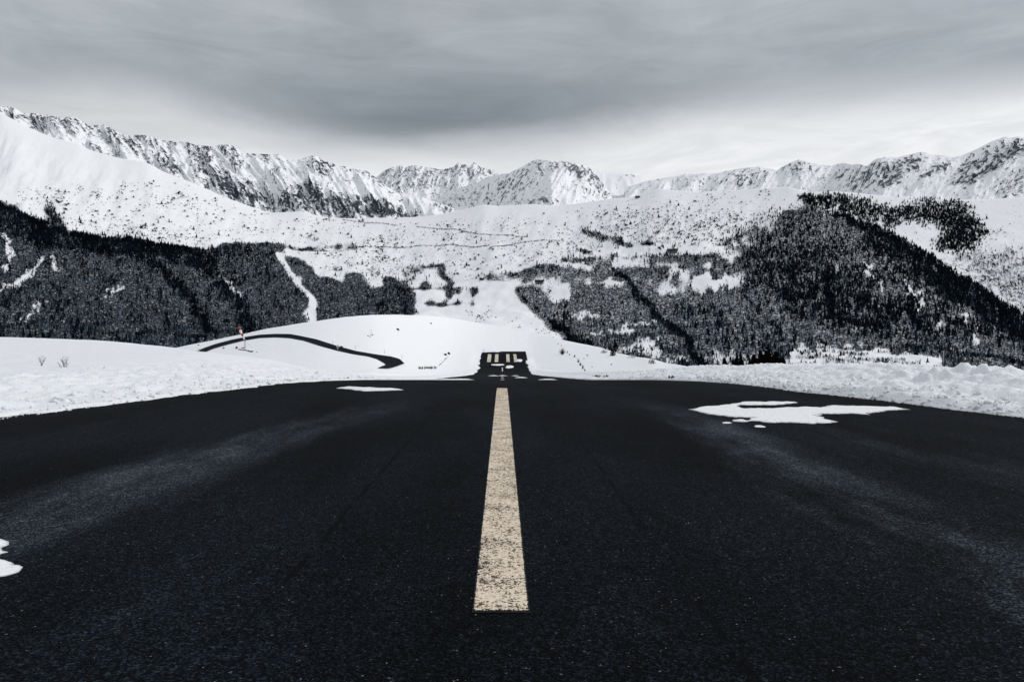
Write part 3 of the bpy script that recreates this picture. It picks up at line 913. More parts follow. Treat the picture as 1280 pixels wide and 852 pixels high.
chute = px_map([('s', [(345, 318), (356, 330), (366, 345), (388, 374)], 2.0, 1.3), ('s', [(389, 375), (391, 408)], 3.0, 1.3), ('s', [(52, 322), (36, 337), (8, 358)], 1.2, 1.1)], 2)
alive = {'A': ([], [], [], []), 'B': ([], [], [], [])}
dens_map = np.zeros((PY1 - PY0, PX1 - PX0))
for kind, pts, w, dens, fir, h, sh, cl in V_:
    pts = np.array(pts, float)
    if kind == 'p':
        lo_, hi_ = pts.min(0), pts.max(0)
        n = int((hi_ - lo_).prod() * dens)
        X = RNG.uniform(lo_[0], hi_[0], n); Y = RNG.uniform(lo_[1], hi_[1], n)
        if cl > .9 and dens < .12:
            nc = max(3, n // 16); cid = RNG.integers(0, nc, n); into = RNG.uniform(0, 1, n) < .80
            spread = RNG.uniform(.6, 1.8, nc)[cid]
            X = np.where(into, X[cid] + RNG.normal(0, 4.6, n) * spread, X); Y = np.where(into, Y[cid] + RNG.normal(0, 2.4, n) * spread, Y)
        # jitter the outline so no area ends on a straight line
        X0_, Y0_ = X, Y; jq = np.where(X > 600, 4.2, 2.4); X = X + RNG.normal(0, 1, n) * jq; Y = Y + RNG.normal(0, .75, n) * jq
        k = inside(pts, X0_ * 0 + X0_ + 20 * fbm(X0_ / 16, Y0_ / 16, 4, 5), Y0_ + 16 * fbm(X0_ / 16 + 50, Y0_ / 16, 4, 6))
        X, Y = X[k], Y[k]
    else:
        seg = np.hypot(*np.diff(pts, axis=0).T); L = seg.sum()
        n = int(L * 2 * w * dens) + 1
        t = RNG.uniform(0, L, n); cs = np.concatenate([[0], np.cumsum(seg)])
        X = np.interp(t, cs, pts[:, 0]) + RNG.uniform(-1, 1, n) * w * RNG.uniform(.4, 1.1, n); Y = np.interp(t, cs, pts[:, 1]) + RNG.uniform(-1, 1, n) * w * RNG.uniform(.4, 1.1, n)
    if kind == 's' and w > 2.5:
        X = X + 9 * fbm(X / 24, Y / 24, 3, 71); Y = Y + 6 * fbm(X / 24, Y / 24 + 30, 3, 72)
    keep = RNG.uniform(0, 1, len(X)) < np.clip(1 - cl + cl * 2.2 * (.6 * fbm(X / 30, Y / 20, 3, 31) + 1.15 * fbm(X / 4., Y / 10, 3, 32) + .37), .02, 1)
    if h > 2.6 and cl != .21: keep &= RNG.uniform(0, 1, len(X)) > look(clear, X + 16 * fbm(X / 12, Y / 12, 4, 61), Y + 12 * fbm(X / 12 + 40, Y / 12, 4, 62)) * 1.1
    keep &= RNG.uniform(0, 1, len(X)) > look(chute, X + 3 * fbm(X / 6, Y / 6, 3, 65), Y)
    X, Y = X[keep], Y[keep]
    isf = RNG.uniform(0, 1, len(X)) < np.clip(fir + (1.0 * fbm(X / 7, Y / 17, 3, 33) + .35 * fbm(X / 30, Y / 22, 2, 34)) * (0 < fir < 1), 0, 1)
    hh = h * (np.minimum(RNG.lognormal(-.55, .65, len(X)), 1.7) if dens < .12 and cl > .9 else RNG.uniform(.55, 1.3, len(X)))
    A = alive[sh]
    A[0].append(X); A[1].append(Y); A[2].append(isf); A[3].append(hh)
    if sh == 'A' and dens > .17 and h > 5:
        np.add.at(dens_map, (np.clip(Y.astype(int) - PY0, 0, PY1 - PY0 - 1), np.clip(X.astype(int) - PX0, 0, PX1 - PX0 - 1)), 1.)
for _ in range(2):
    k5 = np.ones(7) / 7
    dens_map = np.apply_along_axis(lambda r: np.convolve(r, k5, 'same'), 0, dens_map)
    dens_map = np.apply_along_axis(lambda r: np.convolve(r, k5, 'same'), 1, dens_map)
gX, gY = np.meshgrid(np.arange(PX0, PX1).astype(float), np.arange(PY0, PY1).astype(float))
clear_r = look(clear, gX + 16 * fbm(gX / 12, gY / 12, 4, 61), gY + 12 * fbm(gX / 12 + 40, gY / 12, 4, 62))
litter_map = .70 * np.clip(dens_map / .22, 0, 1) * (1 - .9 * np.clip(np.maximum(clear_r, chute) * 1.2, 0, 1)) * (1 - .10 * sstep(600, 680, gX))


def dispA(px, py, t, P):
    x, y = P[..., 0], P[..., 1]
    amp = (1 - sstep(.75, 1., t)) * sstep(0, .15, t)
    up = sstep(.5, .75, t) * (1 - sstep(.88, 1., t))
    P[..., 1] -= 26 * fbm((px + .5 * py) / 34, (py - .3 * px) / 90, 4, 231) * np.maximum(up, .4 * amp)
    dz = 26 * fbm(x / 420., y / 520., 4, 201) * amp + 7 * fbm(x / 90., y / 110., 3, 207) * (.15 + .85 * amp)
    return dz, None


rockA = px_map([('p', [(860, 255), (1000, 250), (1290, 400), (1290, 440), (930, 400)], .14), ('p', [(560, 262), (1000, 240), (900, 330), (640, 350), (430, 350), (430, 290)], .10), ('p', [(60, 230), (430, 275), (430, 310), (80, 285)], .07)], 14)


def rockfA(px, py, t, P, e):
    return look(rockA, px, py) + .03


pA = np.arange(-220, 1500, 2.0)
_, atA = sheet('valley_side', pA, ridgeA, lambda x: 492 + 0 * x, smooth_pl([(-220, 3600), (0, 3500), (500, 3500), (950, 3200), (1080, 2900), (1280, 2300), (1500, 1900)], 120), pl([(-220, 1150), (1500, 1150)]),
               210, mat_mountain('snowy_hillside', (.02, .026, .034), .045, .6, litter=True), dispA, rockfA, lambda a, b: look(litter_map, a, b),
               front=((420, -130), (800, -110)), soften=70, label='snowy valley side with woods, hedged fields and a wooded mountain face')


def dispB(px, py, t, P):
    x, y = P[..., 0], P[..., 1]
    return (20 * fbm(x / 500., y / 500., 4, 221) + 5 * fbm(x / 90., y / 90., 3, 222)) * (1 - sstep(.8, 1, t)), None


pB = np.arange(900, 1500, 2.0)
_, atB = sheet('snowy_hill', pB, smooth_pl([(900, 262), (989, 243), (1010, 240), (1048, 239), (1108, 245), (1197, 249.5), (1240, 249), (1280, 246.5), (1500, 236)], 6), lambda x: 460 + 0 * x, pl([(900, 4300), (1500, 4300)]), pl([(900, 3000), (1500, 3000)]),
               110, mat_mountain('snowy_hill_surface', (.02, .026, .034), .045, .5), dispB, lambda px, py, t, P, e: .10 + .36 * sstep(285, 335, py) * sstep(1090, 1170, px) + .16 * fbm(px / 24, py / 12, 4, 241) * sstep(285, 335, py), label='open snow slope behind the wooded mountain face')


# ---- rocky mountains: relief and bare rock share one rib pattern
def ribs(px, py, dirx, diry, fx, fl, seed):
    n = math.hypot(dirx, diry); dx, dy = dirx / n, diry / n
    wx = 5 * fbm(px / 30, py / 30, 4, seed + 50); wy = 5 * fbm(px / 30 + 31, py / 30, 4, seed + 55)
    u = (-(px + wx) * dy + (py + wy) * dx); v = ((px + wx) * dx + (py + wy) * dy)
    return .62 * ridged(u / fx, v / fl, 5, seed, .68) + .38 * ridged(u / (fx * .8) + 9, v / (fx * 1.5), 4, seed + 33, .7)


def rocky(name, cols, ridge, footf, Dr, Df, nrows, mat, rmap, dirs, amp, label, fx=6., fl=15., seed=1, bias=.0, gain=1.5, mscale=.7):
    def disp(px, py, t, P):
        r = ribs(px, py, *dirs[0], fx, fl, seed)
        if len(dirs) > 1:
            r2 = ribs(px, py, *dirs[1], fx, fl, seed + 9)
            w = sstep(-.12, .12, fbm(px / 60, py / 60, 2, seed + 77))
            r = r * w + r2 * (1 - w)
        sm = fbm(px / 5, py / 5, 3, seed + 5)
        e = (r, sm)
        a = np.clip(look(rmap, px, py) * 1.6, .30, 1.)
        q = dirs[0][0] / dirs[0][1]
        big = 2.4 * (ridged((px - q * py) / 42, py / 110, 3, seed + 21, .6) - .45) + .8 * fbm(px / 30, py / 26, 3, seed + 25)
        d = (amp * ((r - r.mean()) * 1.1 + .22 * sm) * a + amp * .9 * big) * (1 - .75 * sstep(.8, 1, t)) * sstep(0, .06, t)
        P[..., 1] -= d * .9
        return d * .22, e

    def rf(px, py, t, P, e):
        r, sm = e
        w = look(rmap, px, py)
        rr = r + .10 * sm
        m, sd = rr.mean(), rr.std()
        thr = m + sd * (1.95 - 3.3 * w)
        return np.clip(.5 + (rr - thr) * gain, 0, 1)
    return sheet(name, cols, ridge, footf, Dr, Df, nrows, mat, disp, rf, label=label)


ridgeC = pl([(-220, 95), (-100, 118), (-40, 126), (0, 131), (20, 136), (27, 141), (32, 142), (51, 143), (61, 145.5), (77, 147.5), (94, 147), (106, 153.5), (111, 157.5), (122, 155.5), (132, 156.5), (142, 162.7), (152, 168.5), (175, 169),
             (195, 172), (205, 176), (221, 179), (234, 178), (246, 182), (262, 183), (276, 181), (288, 181.5), (299, 188), (309, 193), (321, 193), (345, 192.5), (358, 198.6), (372, 200.6), (384, 196), (396, 195.6), (408, 201.7), (421, 207.8),
             (433, 208.8), (447, 213), (458, 213.5), (468, 221.5), (482, 232), (501, 243), (527, 246), (537, 250), (552, 255), (574, 263.5), (600, 276), (660, 300)])
RC = px_map([('s', [(-100, 122), (0, 136), (60, 150), (100, 153), (132, 160), (180, 172), (240, 182), (290, 186), (345, 196)], 6, .55), ('p', [(25, 150), (45, 148), (62, 165), (60, 172), (40, 160)], .75), ('p', [(0, 135), (22, 140), (20, 152), (0, 146)], .8),
             ('p', [(108, 158), (135, 158), (165, 175), (190, 195), (205, 215), (190, 205), (150, 185), (120, 170)], .55), ('p', [(110, 180), (150, 193), (150, 199), (112, 190)], .75), ('p', [(190, 175), (215, 195), (235, 222), (262, 238), (225, 225), (200, 212), (195, 195)], .62),
             ('p', [(235, 182), (262, 186), (285, 215), (305, 222), (330, 228), (345, 255), (335, 266), (290, 250), (262, 238), (245, 215)], .55), ('p', [(280, 186), (292, 188), (308, 215), (300, 218)], .8), ('p', [(268, 225), (300, 232), (335, 250), (345, 268), (310, 258), (275, 245)], .8),
             ('p', [(340, 262), (350, 240), (372, 235), (388, 222), (410, 245), (440, 246), (460, 246), (480, 255), (520, 271), (430, 276), (396, 272), (380, 267)], .74), ('p', [(330, 200), (350, 212), (362, 235), (345, 232)], .5), ('p', [(376, 198), (396, 196), (424, 222), (400, 220)], .68),
             ('s', [(400, 200), (435, 210), (460, 216), (478, 230)], 4, .62), ('s', [(478, 232), (500, 248), (528, 270)], 2.2, .75), ('p', [(538, 252), (556, 257), (578, 266), (555, 268), (545, 262)], .95), ('p', [(462, 247), (485, 252), (520, 272), (455, 274)], .95), ('p', [(60, 146), (108, 150), (118, 175), (90, 178), (70, 168)], .26), ('p', [(372, 236), (390, 222), (400, 245), (385, 262), (370, 262)], .55)], 9)
rocky('rocky_ridge', np.arange(-220, 640, 1.1), ridgeC, lambda x: ridgeA(x) + 14, pl([(-220, 4700), (640, 5200)]), pl([(-220, 3950), (640, 4300)]), 170,
      mat_mountain('ridge_rock_and_snow', (.011, .016, .024), .045, .80, (.055, .070, .090)), RC, ((.6, 1.), (.15, 1.)), 62., 'long snowy rock ridge along the skyline at the left', 6.5, 24., 11)

ridgeE = pl([(440, 240), (472, 221), (480, 214), (485, 212), (490, 209.5), (496, 208.5), (501, 206.5), (505, 210.5), (510, 208.5), (515, 206.5), (525, 207.5), (530, 210), (535, 208.5), (543, 211), (551, 212.5), (560, 210.5), (568, 208.5), (573, 203.5), (577, 206), (582, 206.5), (586, 209.5), (592, 203.5), (596, 206), (601, 209.5),
             (608, 211.5), (617, 213), (625, 217.6), (635, 217), (660, 222), (700, 235)])
RE = px_map([('p', [(470, 215), (500, 203), (600, 203), (635, 215), (600, 222), (560, 218), (540, 232), (500, 245), (480, 235)], .52), ('s', [(565, 210), (575, 212), (590, 210), (604, 216)], 4, .72), ('p', [(540, 225), (620, 222), (560, 250), (530, 255)], .28)], 9)
rocky('far_peaks', np.arange(440, 705, .8), ridgeE, lambda x: 282 + 0 * x, pl([(440, 9500), (705, 9500)]), pl([(440, 8000), (705, 8000)]), 120,
      mat_mountain('far_rock_and_snow', (.06, .07, .085), .024, .85, (.24, .26, .285)), RE, ((-.5, 1.), (.5, 1.)), 70., 'jagged pale far peaks left of the central mountain', 5., 14., 31)

ridgeF = pl([(500, 275), (539, 251), (564, 238), (592, 230), (604, 223.7), (623, 218.6), (637, 216.6), (649, 210.5), (659, 205.4), (665, 202), (671, 199.3), (682, 200.3), (688, 199.0), (696, 203.4), (703, 201), (708, 199.8), (712, 204.5), (720, 204.8), (725, 207), (730, 207.5), (739, 211.5), (746, 219.6), (755, 231), (767, 247), (800, 268), (850, 285)])
RF = px_map([('p', [(545, 250), (592, 230), (640, 216), (672, 200), (690, 212), (668, 225), (650, 240), (665, 258), (560, 262)], .34), ('p', [(640, 215), (665, 215), (655, 240), (630, 245), (615, 230)], .46), ('p', [(660, 248), (680, 242), (700, 256), (660, 258)], .62), ('s', [(690, 203), (720, 216), (745, 232), (766, 248)], 5, .78), ('s', [(710, 204), (735, 212), (750, 230)], 5, .72), ('s', [(664, 204), (676, 208)], 3, .6), ('s', [(728, 236), (745, 247)], 2.5, .7), ('s', [(705, 233), (725, 240)], 3, .35)], 8)
rocky('central_peak', np.arange(500, 850, .9), ridgeF, lambda x: 285 + 0 * x, smooth_pl([(500, 8300), (560, 7900), (690, 6300), (770, 7000), (850, 7700)], 22), smooth_pl([(500, 7200), (560, 6900), (690, 4900), (770, 5900), (850, 6800)], 22), 140,
      mat_mountain('central_rock_and_snow', (.035, .044, .058), .032, .85, (.16, .18, .205)), RF, ((-.45, 1.), (.75, 1.)), 60., 'broad rocky peak standing over the middle of the valley', 5.5, 17., 51)

rocky('far_snow_hills', np.arange(700, 960, 1.2), pl([(700, 205), (743, 213.5), (757, 216.6), (771, 217.6), (791, 218.2), (800, 219.6), (812, 223.7), (818, 225), (840, 229), (960, 240)]), lambda x: 285 + 0 * x,
      pl([(700, 10500), (960, 10500)]), pl([(700, 8200), (960, 8200)]), 80, mat_mountain('far_snow', (.2, .22, .25), .012, .35, (.35, .37, .4)), px_map([('s', [(745, 215), (790, 220)], 3, .30)], 4), ((.3, 1.),), 40., 'smooth white far hills beside the central mountain', 14., 40., 71)

ridgeH = pl([(780, 235), (812, 226), (832, 222.7), (857, 216.6), (870, 218), (883, 216.6), (900, 216), (909, 213.4), (930, 210.4), (947, 209), (959, 210.4), (971, 213.4), (980, 207.5), (990, 203), (998, 200), (1008, 203), (1019, 204.5), (1030, 206.5), (1040, 207.5), (1047, 205), (1054, 204.5), (1064, 207), (1072, 206), (1084, 207.5),
             (1090, 202), (1096, 198.6), (1108, 197), (1125, 195.6), (1140, 192), (1152, 189.7), (1164, 194), (1176, 193), (1191, 197), (1200, 195.6), (1220, 186.7), (1232, 181), (1241, 176), (1249, 173), (1256, 170.4), (1264, 172.5), (1271, 171.5), (1280, 172.5), (1320, 184), (1400, 170), (1500, 180)])
RH = px_map([('p', [(1052, 236), (1075, 215), (1090, 202), (1120, 198), (1150, 192), (1160, 196), (1140, 215), (1110, 235), (1080, 240)], .58), ('p', [(1145, 222), (1170, 200), (1192, 198), (1178, 215), (1150, 228)], .60), ('p', [(1178, 232), (1200, 205), (1240, 180), (1262, 172), (1285, 174), (1290, 188), (1262, 200), (1235, 215), (1205, 236)], .66),
             ('p', [(1230, 235), (1290, 205), (1290, 245), (1250, 245)], .40), ('p', [(975, 215), (990, 203), (1020, 205), (1010, 218)], .56), ('p', [(1015, 225), (1035, 210), (1080, 210), (1060, 228)], .40), ('p', [(895, 232), (910, 215), (960, 212), (960, 225), (925, 235)], .42), ('p', [(840, 220), (900, 216), (900, 236), (860, 236)], .30), ('p', [(1280, 180), (1500, 185), (1500, 240), (1290, 240)], .5)], 8)
rocky('right_peaks', np.arange(780, 1500, 1.0), ridgeH, lambda x: 285 + 0 * x, pl([(780, 9500), (1050, 8500), (1100, 6800), (1500, 6500)]), pl([(780, 7600), (1050, 6800), (1100, 5500), (1500, 5200)]), 150,
      mat_mountain('right_rock_and_snow', (.016, .022, .032), .030, .78, (.085, .10, .122)), RH, ((-.8, 1.), (.35, 1.)), 80., 'rocky snow peaks on the skyline at the right', 7., 20., 91)


# ------------------------------------------------------------------ trees
def bare_template(seed, n=13):
    r = random.Random(seed); v = []; f = []

    def spike(a, b, w):
        a = np.array(a); b = np.array(b); d = b - a
        th = r.uniform(0, math.pi); s = np.array([math.cos(th), math.sin(th), 0]) * w
        i = len(v); v.extend([a - s, a + s, b]); f.append((i, i + 1, i + 2))
    spike((0, 0, -.05), (r.uniform(-.04, .04), r.uniform(-.04, .04), .9), .035); spike((0, 0, -.05), (0, 0, .75), .04)
    for i in range(n):
        z0 = r.uniform(.12, .6); a = r.uniform(0, 6.283); rad = r.uniform(.10, .30)
        z1 = min(1., z0 + r.uniform(.25, .5))
        spike((0, 0, z0), (rad * math.cos(a), rad * math.sin(a), z1), r.uniform(.025, .05))
    return np.array(v), np.array(f)


def fir_template(seed, tiers=4, sides=6):
    r = random.Random(seed); v = []; f = []
    for k in range(tiers):
        zb = .04 + .9 * k / tiers * .9; zt = min(1., zb + .42)
        rad = .20 * (1 - k / (tiers + .3)) * r.uniform(.85, 1.15) + .01
        ox, oy = r.uniform(-.015, .015), r.uniform(-.015, .015)
        i = len(v); v.append((ox, oy, zt))
        for s in range(sides):
            a = 6.283 * s / sides + r.uniform(-.3, .3); q = rad * r.uniform(.6, 1.25)
            v.append((q * math.cos(a), q * math.sin(a), zb + r.uniform(-.03, .03)))
        for s in range(sides): f.append((i, i + 1 + s, i + 1 + (s + 1) % sides))
    return np.array(v), np.array(f)


def bush_template(seed):
    r = random.Random(seed); v = []; f = []
    for i in range(14):
        a = r.uniform(0, 6.283); el = r.uniform(.25, 1.45); L = r.uniform(.6, 1.)
        d = np.array([math.cos(a) * math.cos(el), math.sin(a) * math.cos(el), math.sin(el)]) * L
        s = np.array([-math.sin(a), math.cos(a), 0]) * r.uniform(.10, .2)
        k = len(v); v.extend([d * .15 - s * .5, d * .6 + s, d, d * .55 - s]); f.extend([(k, k + 1, k + 2), (k, k + 2, k + 3)])
    return np.array(v), np.array(f)


def batch(name, tpls, pos, hgt, wid, mat, label, stand):
    n = len(pos); which = RNG.integers(0, len(tpls), n)
    Vs, Fs, Ts = [], [], []; off = 0
    for ti, (tv, tf) in enumerate(tpls):
        s = np.where(which == ti)[0]
        if not len(s): continue
        a = RNG.uniform(0, 6.283, len(s)); ca, sa = np.cos(a)[:, None], np.sin(a)[:, None]
        w = (hgt[s] * wid[s])[:, None]
        x = (tv[None, :, 0] * ca - tv[None, :, 1] * sa) * w + pos[s, 0:1]
        y = (tv[None, :, 0] * sa + tv[None, :, 1] * ca) * w + pos[s, 1:2]
        z = tv[None, :, 2] * hgt[s][:, None] + pos[s, 2:3]
        Vs.append(np.stack([x, y, z], -1).reshape(-1, 3))
        Fs.append((tf[None] + (np.arange(len(s)) * len(tv))[:, None, None]).reshape(-1, 3) + off)
        Ts.append(np.repeat(np.clip(RNG.uniform(0, 1, len(s)) ** 2.6 * stand[s], 0, 1), len(tv)))
        off += len(s) * len(tv)
    o = mesh_obj(name, np.concatenate(Vs), np.concatenate(Fs), mat, smooth=False, attrs={'tint': np.concatenate(Ts)})
    return tag(o, label, kind='stuff')


bareT = [bare_template(i) for i in range(6)]
firT = [fir_template(i) for i in range(6)]
bushT = [bush_template(i) for i in range(5)]
proto = {'fir': [], 'bush': []}
for i in range(3):
    for nm, tp, mt in (('fir', firT[i], M['fir']), ('bush', bushT[i], M['fir'])):
        me = bpy.data.meshes.new(nm); me.from_pydata([tuple(v) for v in tp[0]], [], [tuple(int(q) for q in f) for f in tp[1]])
        a = me.attributes.new('tint', 'FLOAT', 'POINT'); a.data.foreach_set('value', np.full(len(tp[0]), .2 + .3 * i, np.float32))
        me.materials.append(mt); proto[nm].append(me)


def single(nm, cat, me, loc, h, w, label, group):
    o = bpy.data.objects.new(nm, me); o.location = loc
    o.rotation_euler = (0, 0, random.uniform(0, 6.28)); o.scale = (h * w, h * w, h)
    COL.objects.link(o)
    return tag(o, label, cat, group)


REG = [(0, 130, 'the upper left snow slope'), (130, 300, 'the snow slope below the long rock ridge'), (300, 450, 'the low saddle under the end of the rock ridge'), (450, 600, 'the open snow above the hedged fields'),
       (600, 720, 'the white hump below the central peak'), (720, 860, 'the snow slope beside the small ravine'), (860, 1100, 'the snow cap over the wooded mountain face'), (1100, 1400, 'the snow slope behind the wooded mountain')]
cand = []
for sh, at in (('A', atA), ('B', atB)):
    X, Y, isf, hh = (np.concatenate(q) for q in alive[sh])
    pos = at(X, Y)
    dn = look(dens_map, X, Y) if sh == 'A' else np.where((X > 1190) & (Y < 300), 0., 1.)
    lone = (dn < .012) & (hh > 3.0)
    idx = np.where(lone)[0]
    size = hh[idx] / pos[idx, 1]
    order = idx[np.argsort(-size)]
    for i in order: cand.append((hh[i] / pos[i, 1], sh, i, X[i], Y[i], bool(isf[i]), hh[i], pos[i]))
    alive[sh] = (X, Y, isf, hh, pos, lone)
cand.sort(key=lambda c: -c[0])
firs = [c for c in cand if c[5]][:230]; bushes = [c for c in cand if not c[5]][:230]
taken = {'A': set(), 'B': set()}
for lst, nm, cat, grp, look_ in ((firs, 'conifer_tree', 'tree', 'dark conifers dotted over the snow slopes', 'tiny dark conifer standing alone on '), (bushes, 'shrub', 'shrub', 'dark shrubs dotted over the snow slopes', 'small dark shrub poking out of ')):
    for sz, sh, i, X, Y, isf, h, p in lst:
        taken[sh].add(i)
        reg = next((r[2] for r in REG if r[0] <= X < r[1]), REG[-1][2])
        if nm == 'conifer_tree': single(nm, cat, random.choice(proto['fir']), tuple(p), h * 1.25, 1.25, look_ + reg, grp)
        else: single(nm, cat, random.choice(proto['bush']), tuple(p - np.array([0, 0, .3])), h * .75, 1.15, look_ + reg, grp)
for sh, nm in (('A', 'on the valley side'), ('B', 'on the slope behind the wooded mountain')):
    X, Y, isf, hh, pos, lone = alive[sh]
    tk = np.zeros(len(X), bool); tk[list(taken[sh])] = True
    for sel, name, tp, mt, lab, wlo, whi in (
            ((~lone) & (~isf) & (hh > 3.), 'bare_woodland', bareT, M['bare'], 'grey leafless winter woodland ' + nm, .5, .9),
            ((~lone) & isf & (hh > 3.), 'conifer_woodland', firT, M['fir'], 'dense dark conifer woodland ' + nm, .9, 1.5),
            ((lone & ~tk) | (hh <= 3.), 'scrub', bushT, M['fir'], 'fine dark scrub and low hedges dotted ' + nm, .8, 1.5)):
        s = np.where(sel)[0]
        if not len(s): continue
        hs = hh[s] * (.6 if name == 'scrub' else 1.)
        batch(name, tp, pos[s], hs, RNG.uniform(wlo, whi, len(s)), mt, lab, np.clip(.74 + 1.9 * fbm(X[s] / 30, Y[s] / 20, 3, 303) + .4 * ((X[s] > 860) & (X[s] < 990) & (Y[s] > 405)) + .25 * sstep(600, 720, X[s]), .2, 1.3))

# ------------------------------------------------------------------ near trees behind the right bank
def near_fir(px, py_top, D, h, width, seed, label):
    r = random.Random(seed)
    zt = EYE - (py_top - HY) / F * D; x = (px - CX) / F * D
    z0 = min(zt - h, gz(x, D) + .1) if False else zt - h
    root = empty('fir_tree', (x, D, z0), r.uniform(0, 6.28))
    tag(root, label, 'tree', 'dark firs standing behind the right snow bank')
    t = MB(); t.ring_tube([(0, 0, -.6), (0, 0, h * .5), (0, 0, h * .97)], [h * .022, h * .014, .01], 6); t.build('trunk', M['bark'], root, True)
    c = MB(); nb = int(h * 46)
    for i in range(nb):
        u = (i + r.random()) / nb; z = h * (.06 + .92 * u)
        L = width * 1.3 * (1 - u) ** .8 * r.uniform(.65, 1.15) + .12; a = r.uniform(0, 6.283)
        dx, dy = math.cos(a), math.sin(a); dr = -.18 + .5 * u
        tip = Vector((dx * L, dy * L, z + dr * L)); basep = Vector((0, 0, z))
        side = Vector((-dy, dx, 0))
        for q in range(5):
            f0 = .15 + .17 * q; p = basep.lerp(tip, f0); l2 = L * .36 * (1.15 - f0) + .06
            for sg in (-1, 1):
                e = p + (tip - basep).normalized() * l2 * .75 + side * sg * l2 * .7 + Vector((0, 0, r.uniform(-.3, .12) * l2))
                wv = Vector((0, 0, .10 + .02 * h * .1)) + side * .05
                c.tri(p - wv, p + wv, e)
        c.tri(basep + side * .05, basep - side * .05, tip)
    c.build('crown', M['fir_near'], root)


for a in ((960, 433, 112, 8.5, 2.5, 1, 'tallest fir of the dark clump behind the right snow bank'), (950, 437, 114, 8., 2.2, 2, 'fir just left of the tallest one in the dark clump'), (942, 442, 110, 7., 1.9, 3, 'low fir at the left end of the dark clump'),
          (970, 438, 110, 8., 2.3, 4, 'broad fir just right of the tallest one in the dark clump'), (978, 446, 108, 6.5, 2.0, 5, 'low fir at the right end of the dark clump'), (921, 445.5, 118, 6.5, 1.5, 6, 'small pointed fir apart on the left of the dark clump'),
          (906, 449, 118, 6., 1.5, 7, 'smallest fir far left of the dark clump, top just over the bank'), (926, 445, 121, 6., 1.2, 8, 'narrow fir close beside the small pointed fir')):
    near_fir(*a)


def block_shrub(px, py_top, D, h, w, seed, label, name='evergreen_shrub', mat='fir_near'):
    r = random.Random(seed); b_ = cast(px, py_top); x, D = b_.x, b_.y; h *= D / 190.; w *= D / 190.; zt = b_.z + h
    m = MB()
    for i in range(260):
        a = r.uniform(0, 6.283); el = math.asin(r.uniform(0, 1)); q = r.uniform(.3, 1.)
        p = Vector((math.cos(a) * math.cos(el) * w * q, math.sin(a) * math.cos(el) * w * q, math.sin(el) * h * q * .98))
        d = Vector((r.uniform(-1, 1), r.uniform(-1, 1), r.uniform(-.3, 1))).normalized() * h * .14
        s = d.orthogonal().normalized() * h * .045
        m.tri(p - s, p + s, p + d)
    t = MB(); t.ring_tube([(0, 0, -1.), (0, 0, h * .5)], [.06, .03], 5)
    root = empty(name, (x, D, zt - h)); tag(root, label, 'shrub')
    m.build('crown', M[mat], root); t.build('trunk', M['bark'], root, True)


block_shrub(766, 444.6, 215, 2.4, .75, 11, 'narrow dark evergreen shrub on the right rim of the snow hill')
block_shrub(815, 454.5, 165, 1.4, .95, 12, 'round dark evergreen shrub low on the right rim of the snow hill')
block_shrub(755, 441.0, 230, 1.0, 1.0, 13, 'low dark shrub just left of the narrow evergreen on the rim')
block_shrub(790, 447.5, 205, .8, 1.8, 14, 'wide low dark shrub right of the narrow evergreen on the rim')


# ------------------------------------------------------------------ bare twigs in the snow
def twiggy(px, py, h, n, spread, seed, label, name='bare_bush', grp=None, mat='twig', rad=.006, lean=0.):
    r = random.Random(seed); p0 = cast(px, py); m = MB()

    def branch(p, d, L, rd, lv):
        q = p + d * L * .5; e = q + (d + Vector((r.uniform(-.2, .2), r.uniform(-.2, .2), .1))).normalized() * L * .5
        m.ring_tube([p, q, e], [rd, rd * .75, rd * .35], 4, False)
        if lv > 0:
            for _ in range(r.choice((2, 3, 3))):
                f = r.uniform(.3, .95); b = p.lerp(e, f)
                dd = (d + Vector((r.uniform(-1, 1), r.uniform(-1, 1), r.uniform(-.1, .7))) * .8).normalized()
                branch(b, dd, L * r.uniform(.4, .6), rd * .6, lv - 1)
    for i in range(n):
        a = r.uniform(0, 6.283); s = spread * r.uniform(.3, 1.)
        d = Vector((math.cos(a) * s + lean, math.sin(a) * s, 1)).normalized()
        branch(Vector((r.uniform(-.03, .03), r.uniform(-.03, .03), -.08)), d, h * r.uniform(.75, 1.05), rad, 2)
    o = m.build(name, M[mat], None, True); o.location = p0
    return tag(o, label, 'bush', grp)


twiggy(81, 459, .34, 7, .75, 3, 'larger of the two leafless twig bushes poking from the left snowfield')
twiggy(51, 457, .30, 4, .25, 5, 'smaller narrow twig tuft at the far left of the snowfield', lean=.15)
twiggy(109, 461, .14, 1, .1, 6, 'short single stem nearer the twig bush on the left snowfield', 'dry_plant', lean=.25)
twiggy(129.5, 461, .16, 1, .1, 8, 'longer leaning single stem right of the twig bush', 'dry_plant', lean=.3)


def far_bush(px, py, h, w, seed, label, dens=60, mat='twig'):
    r = random.Random(seed); p0 = cast(px, py); m = MB()
    for i in range(dens):
        a = r.uniform(0, 6.283); el = r.uniform(.25, 1.5)
        d = Vector((math.cos(a) * math.cos(el) * w, math.sin(a) * math.cos(el) * w, math.sin(el) * h)) * r.uniform(.6, 1.)
        m.ring_tube([(0, 0, -.1), d * .5 + Vector((0, 0, .05)), d], [.03, .022, .008], 3, False)
    o = m.build('bare_bush', M[mat], None, True); o.location = p0
    return tag(o, label, 'bush', 'leafless bushes on the snow hill')


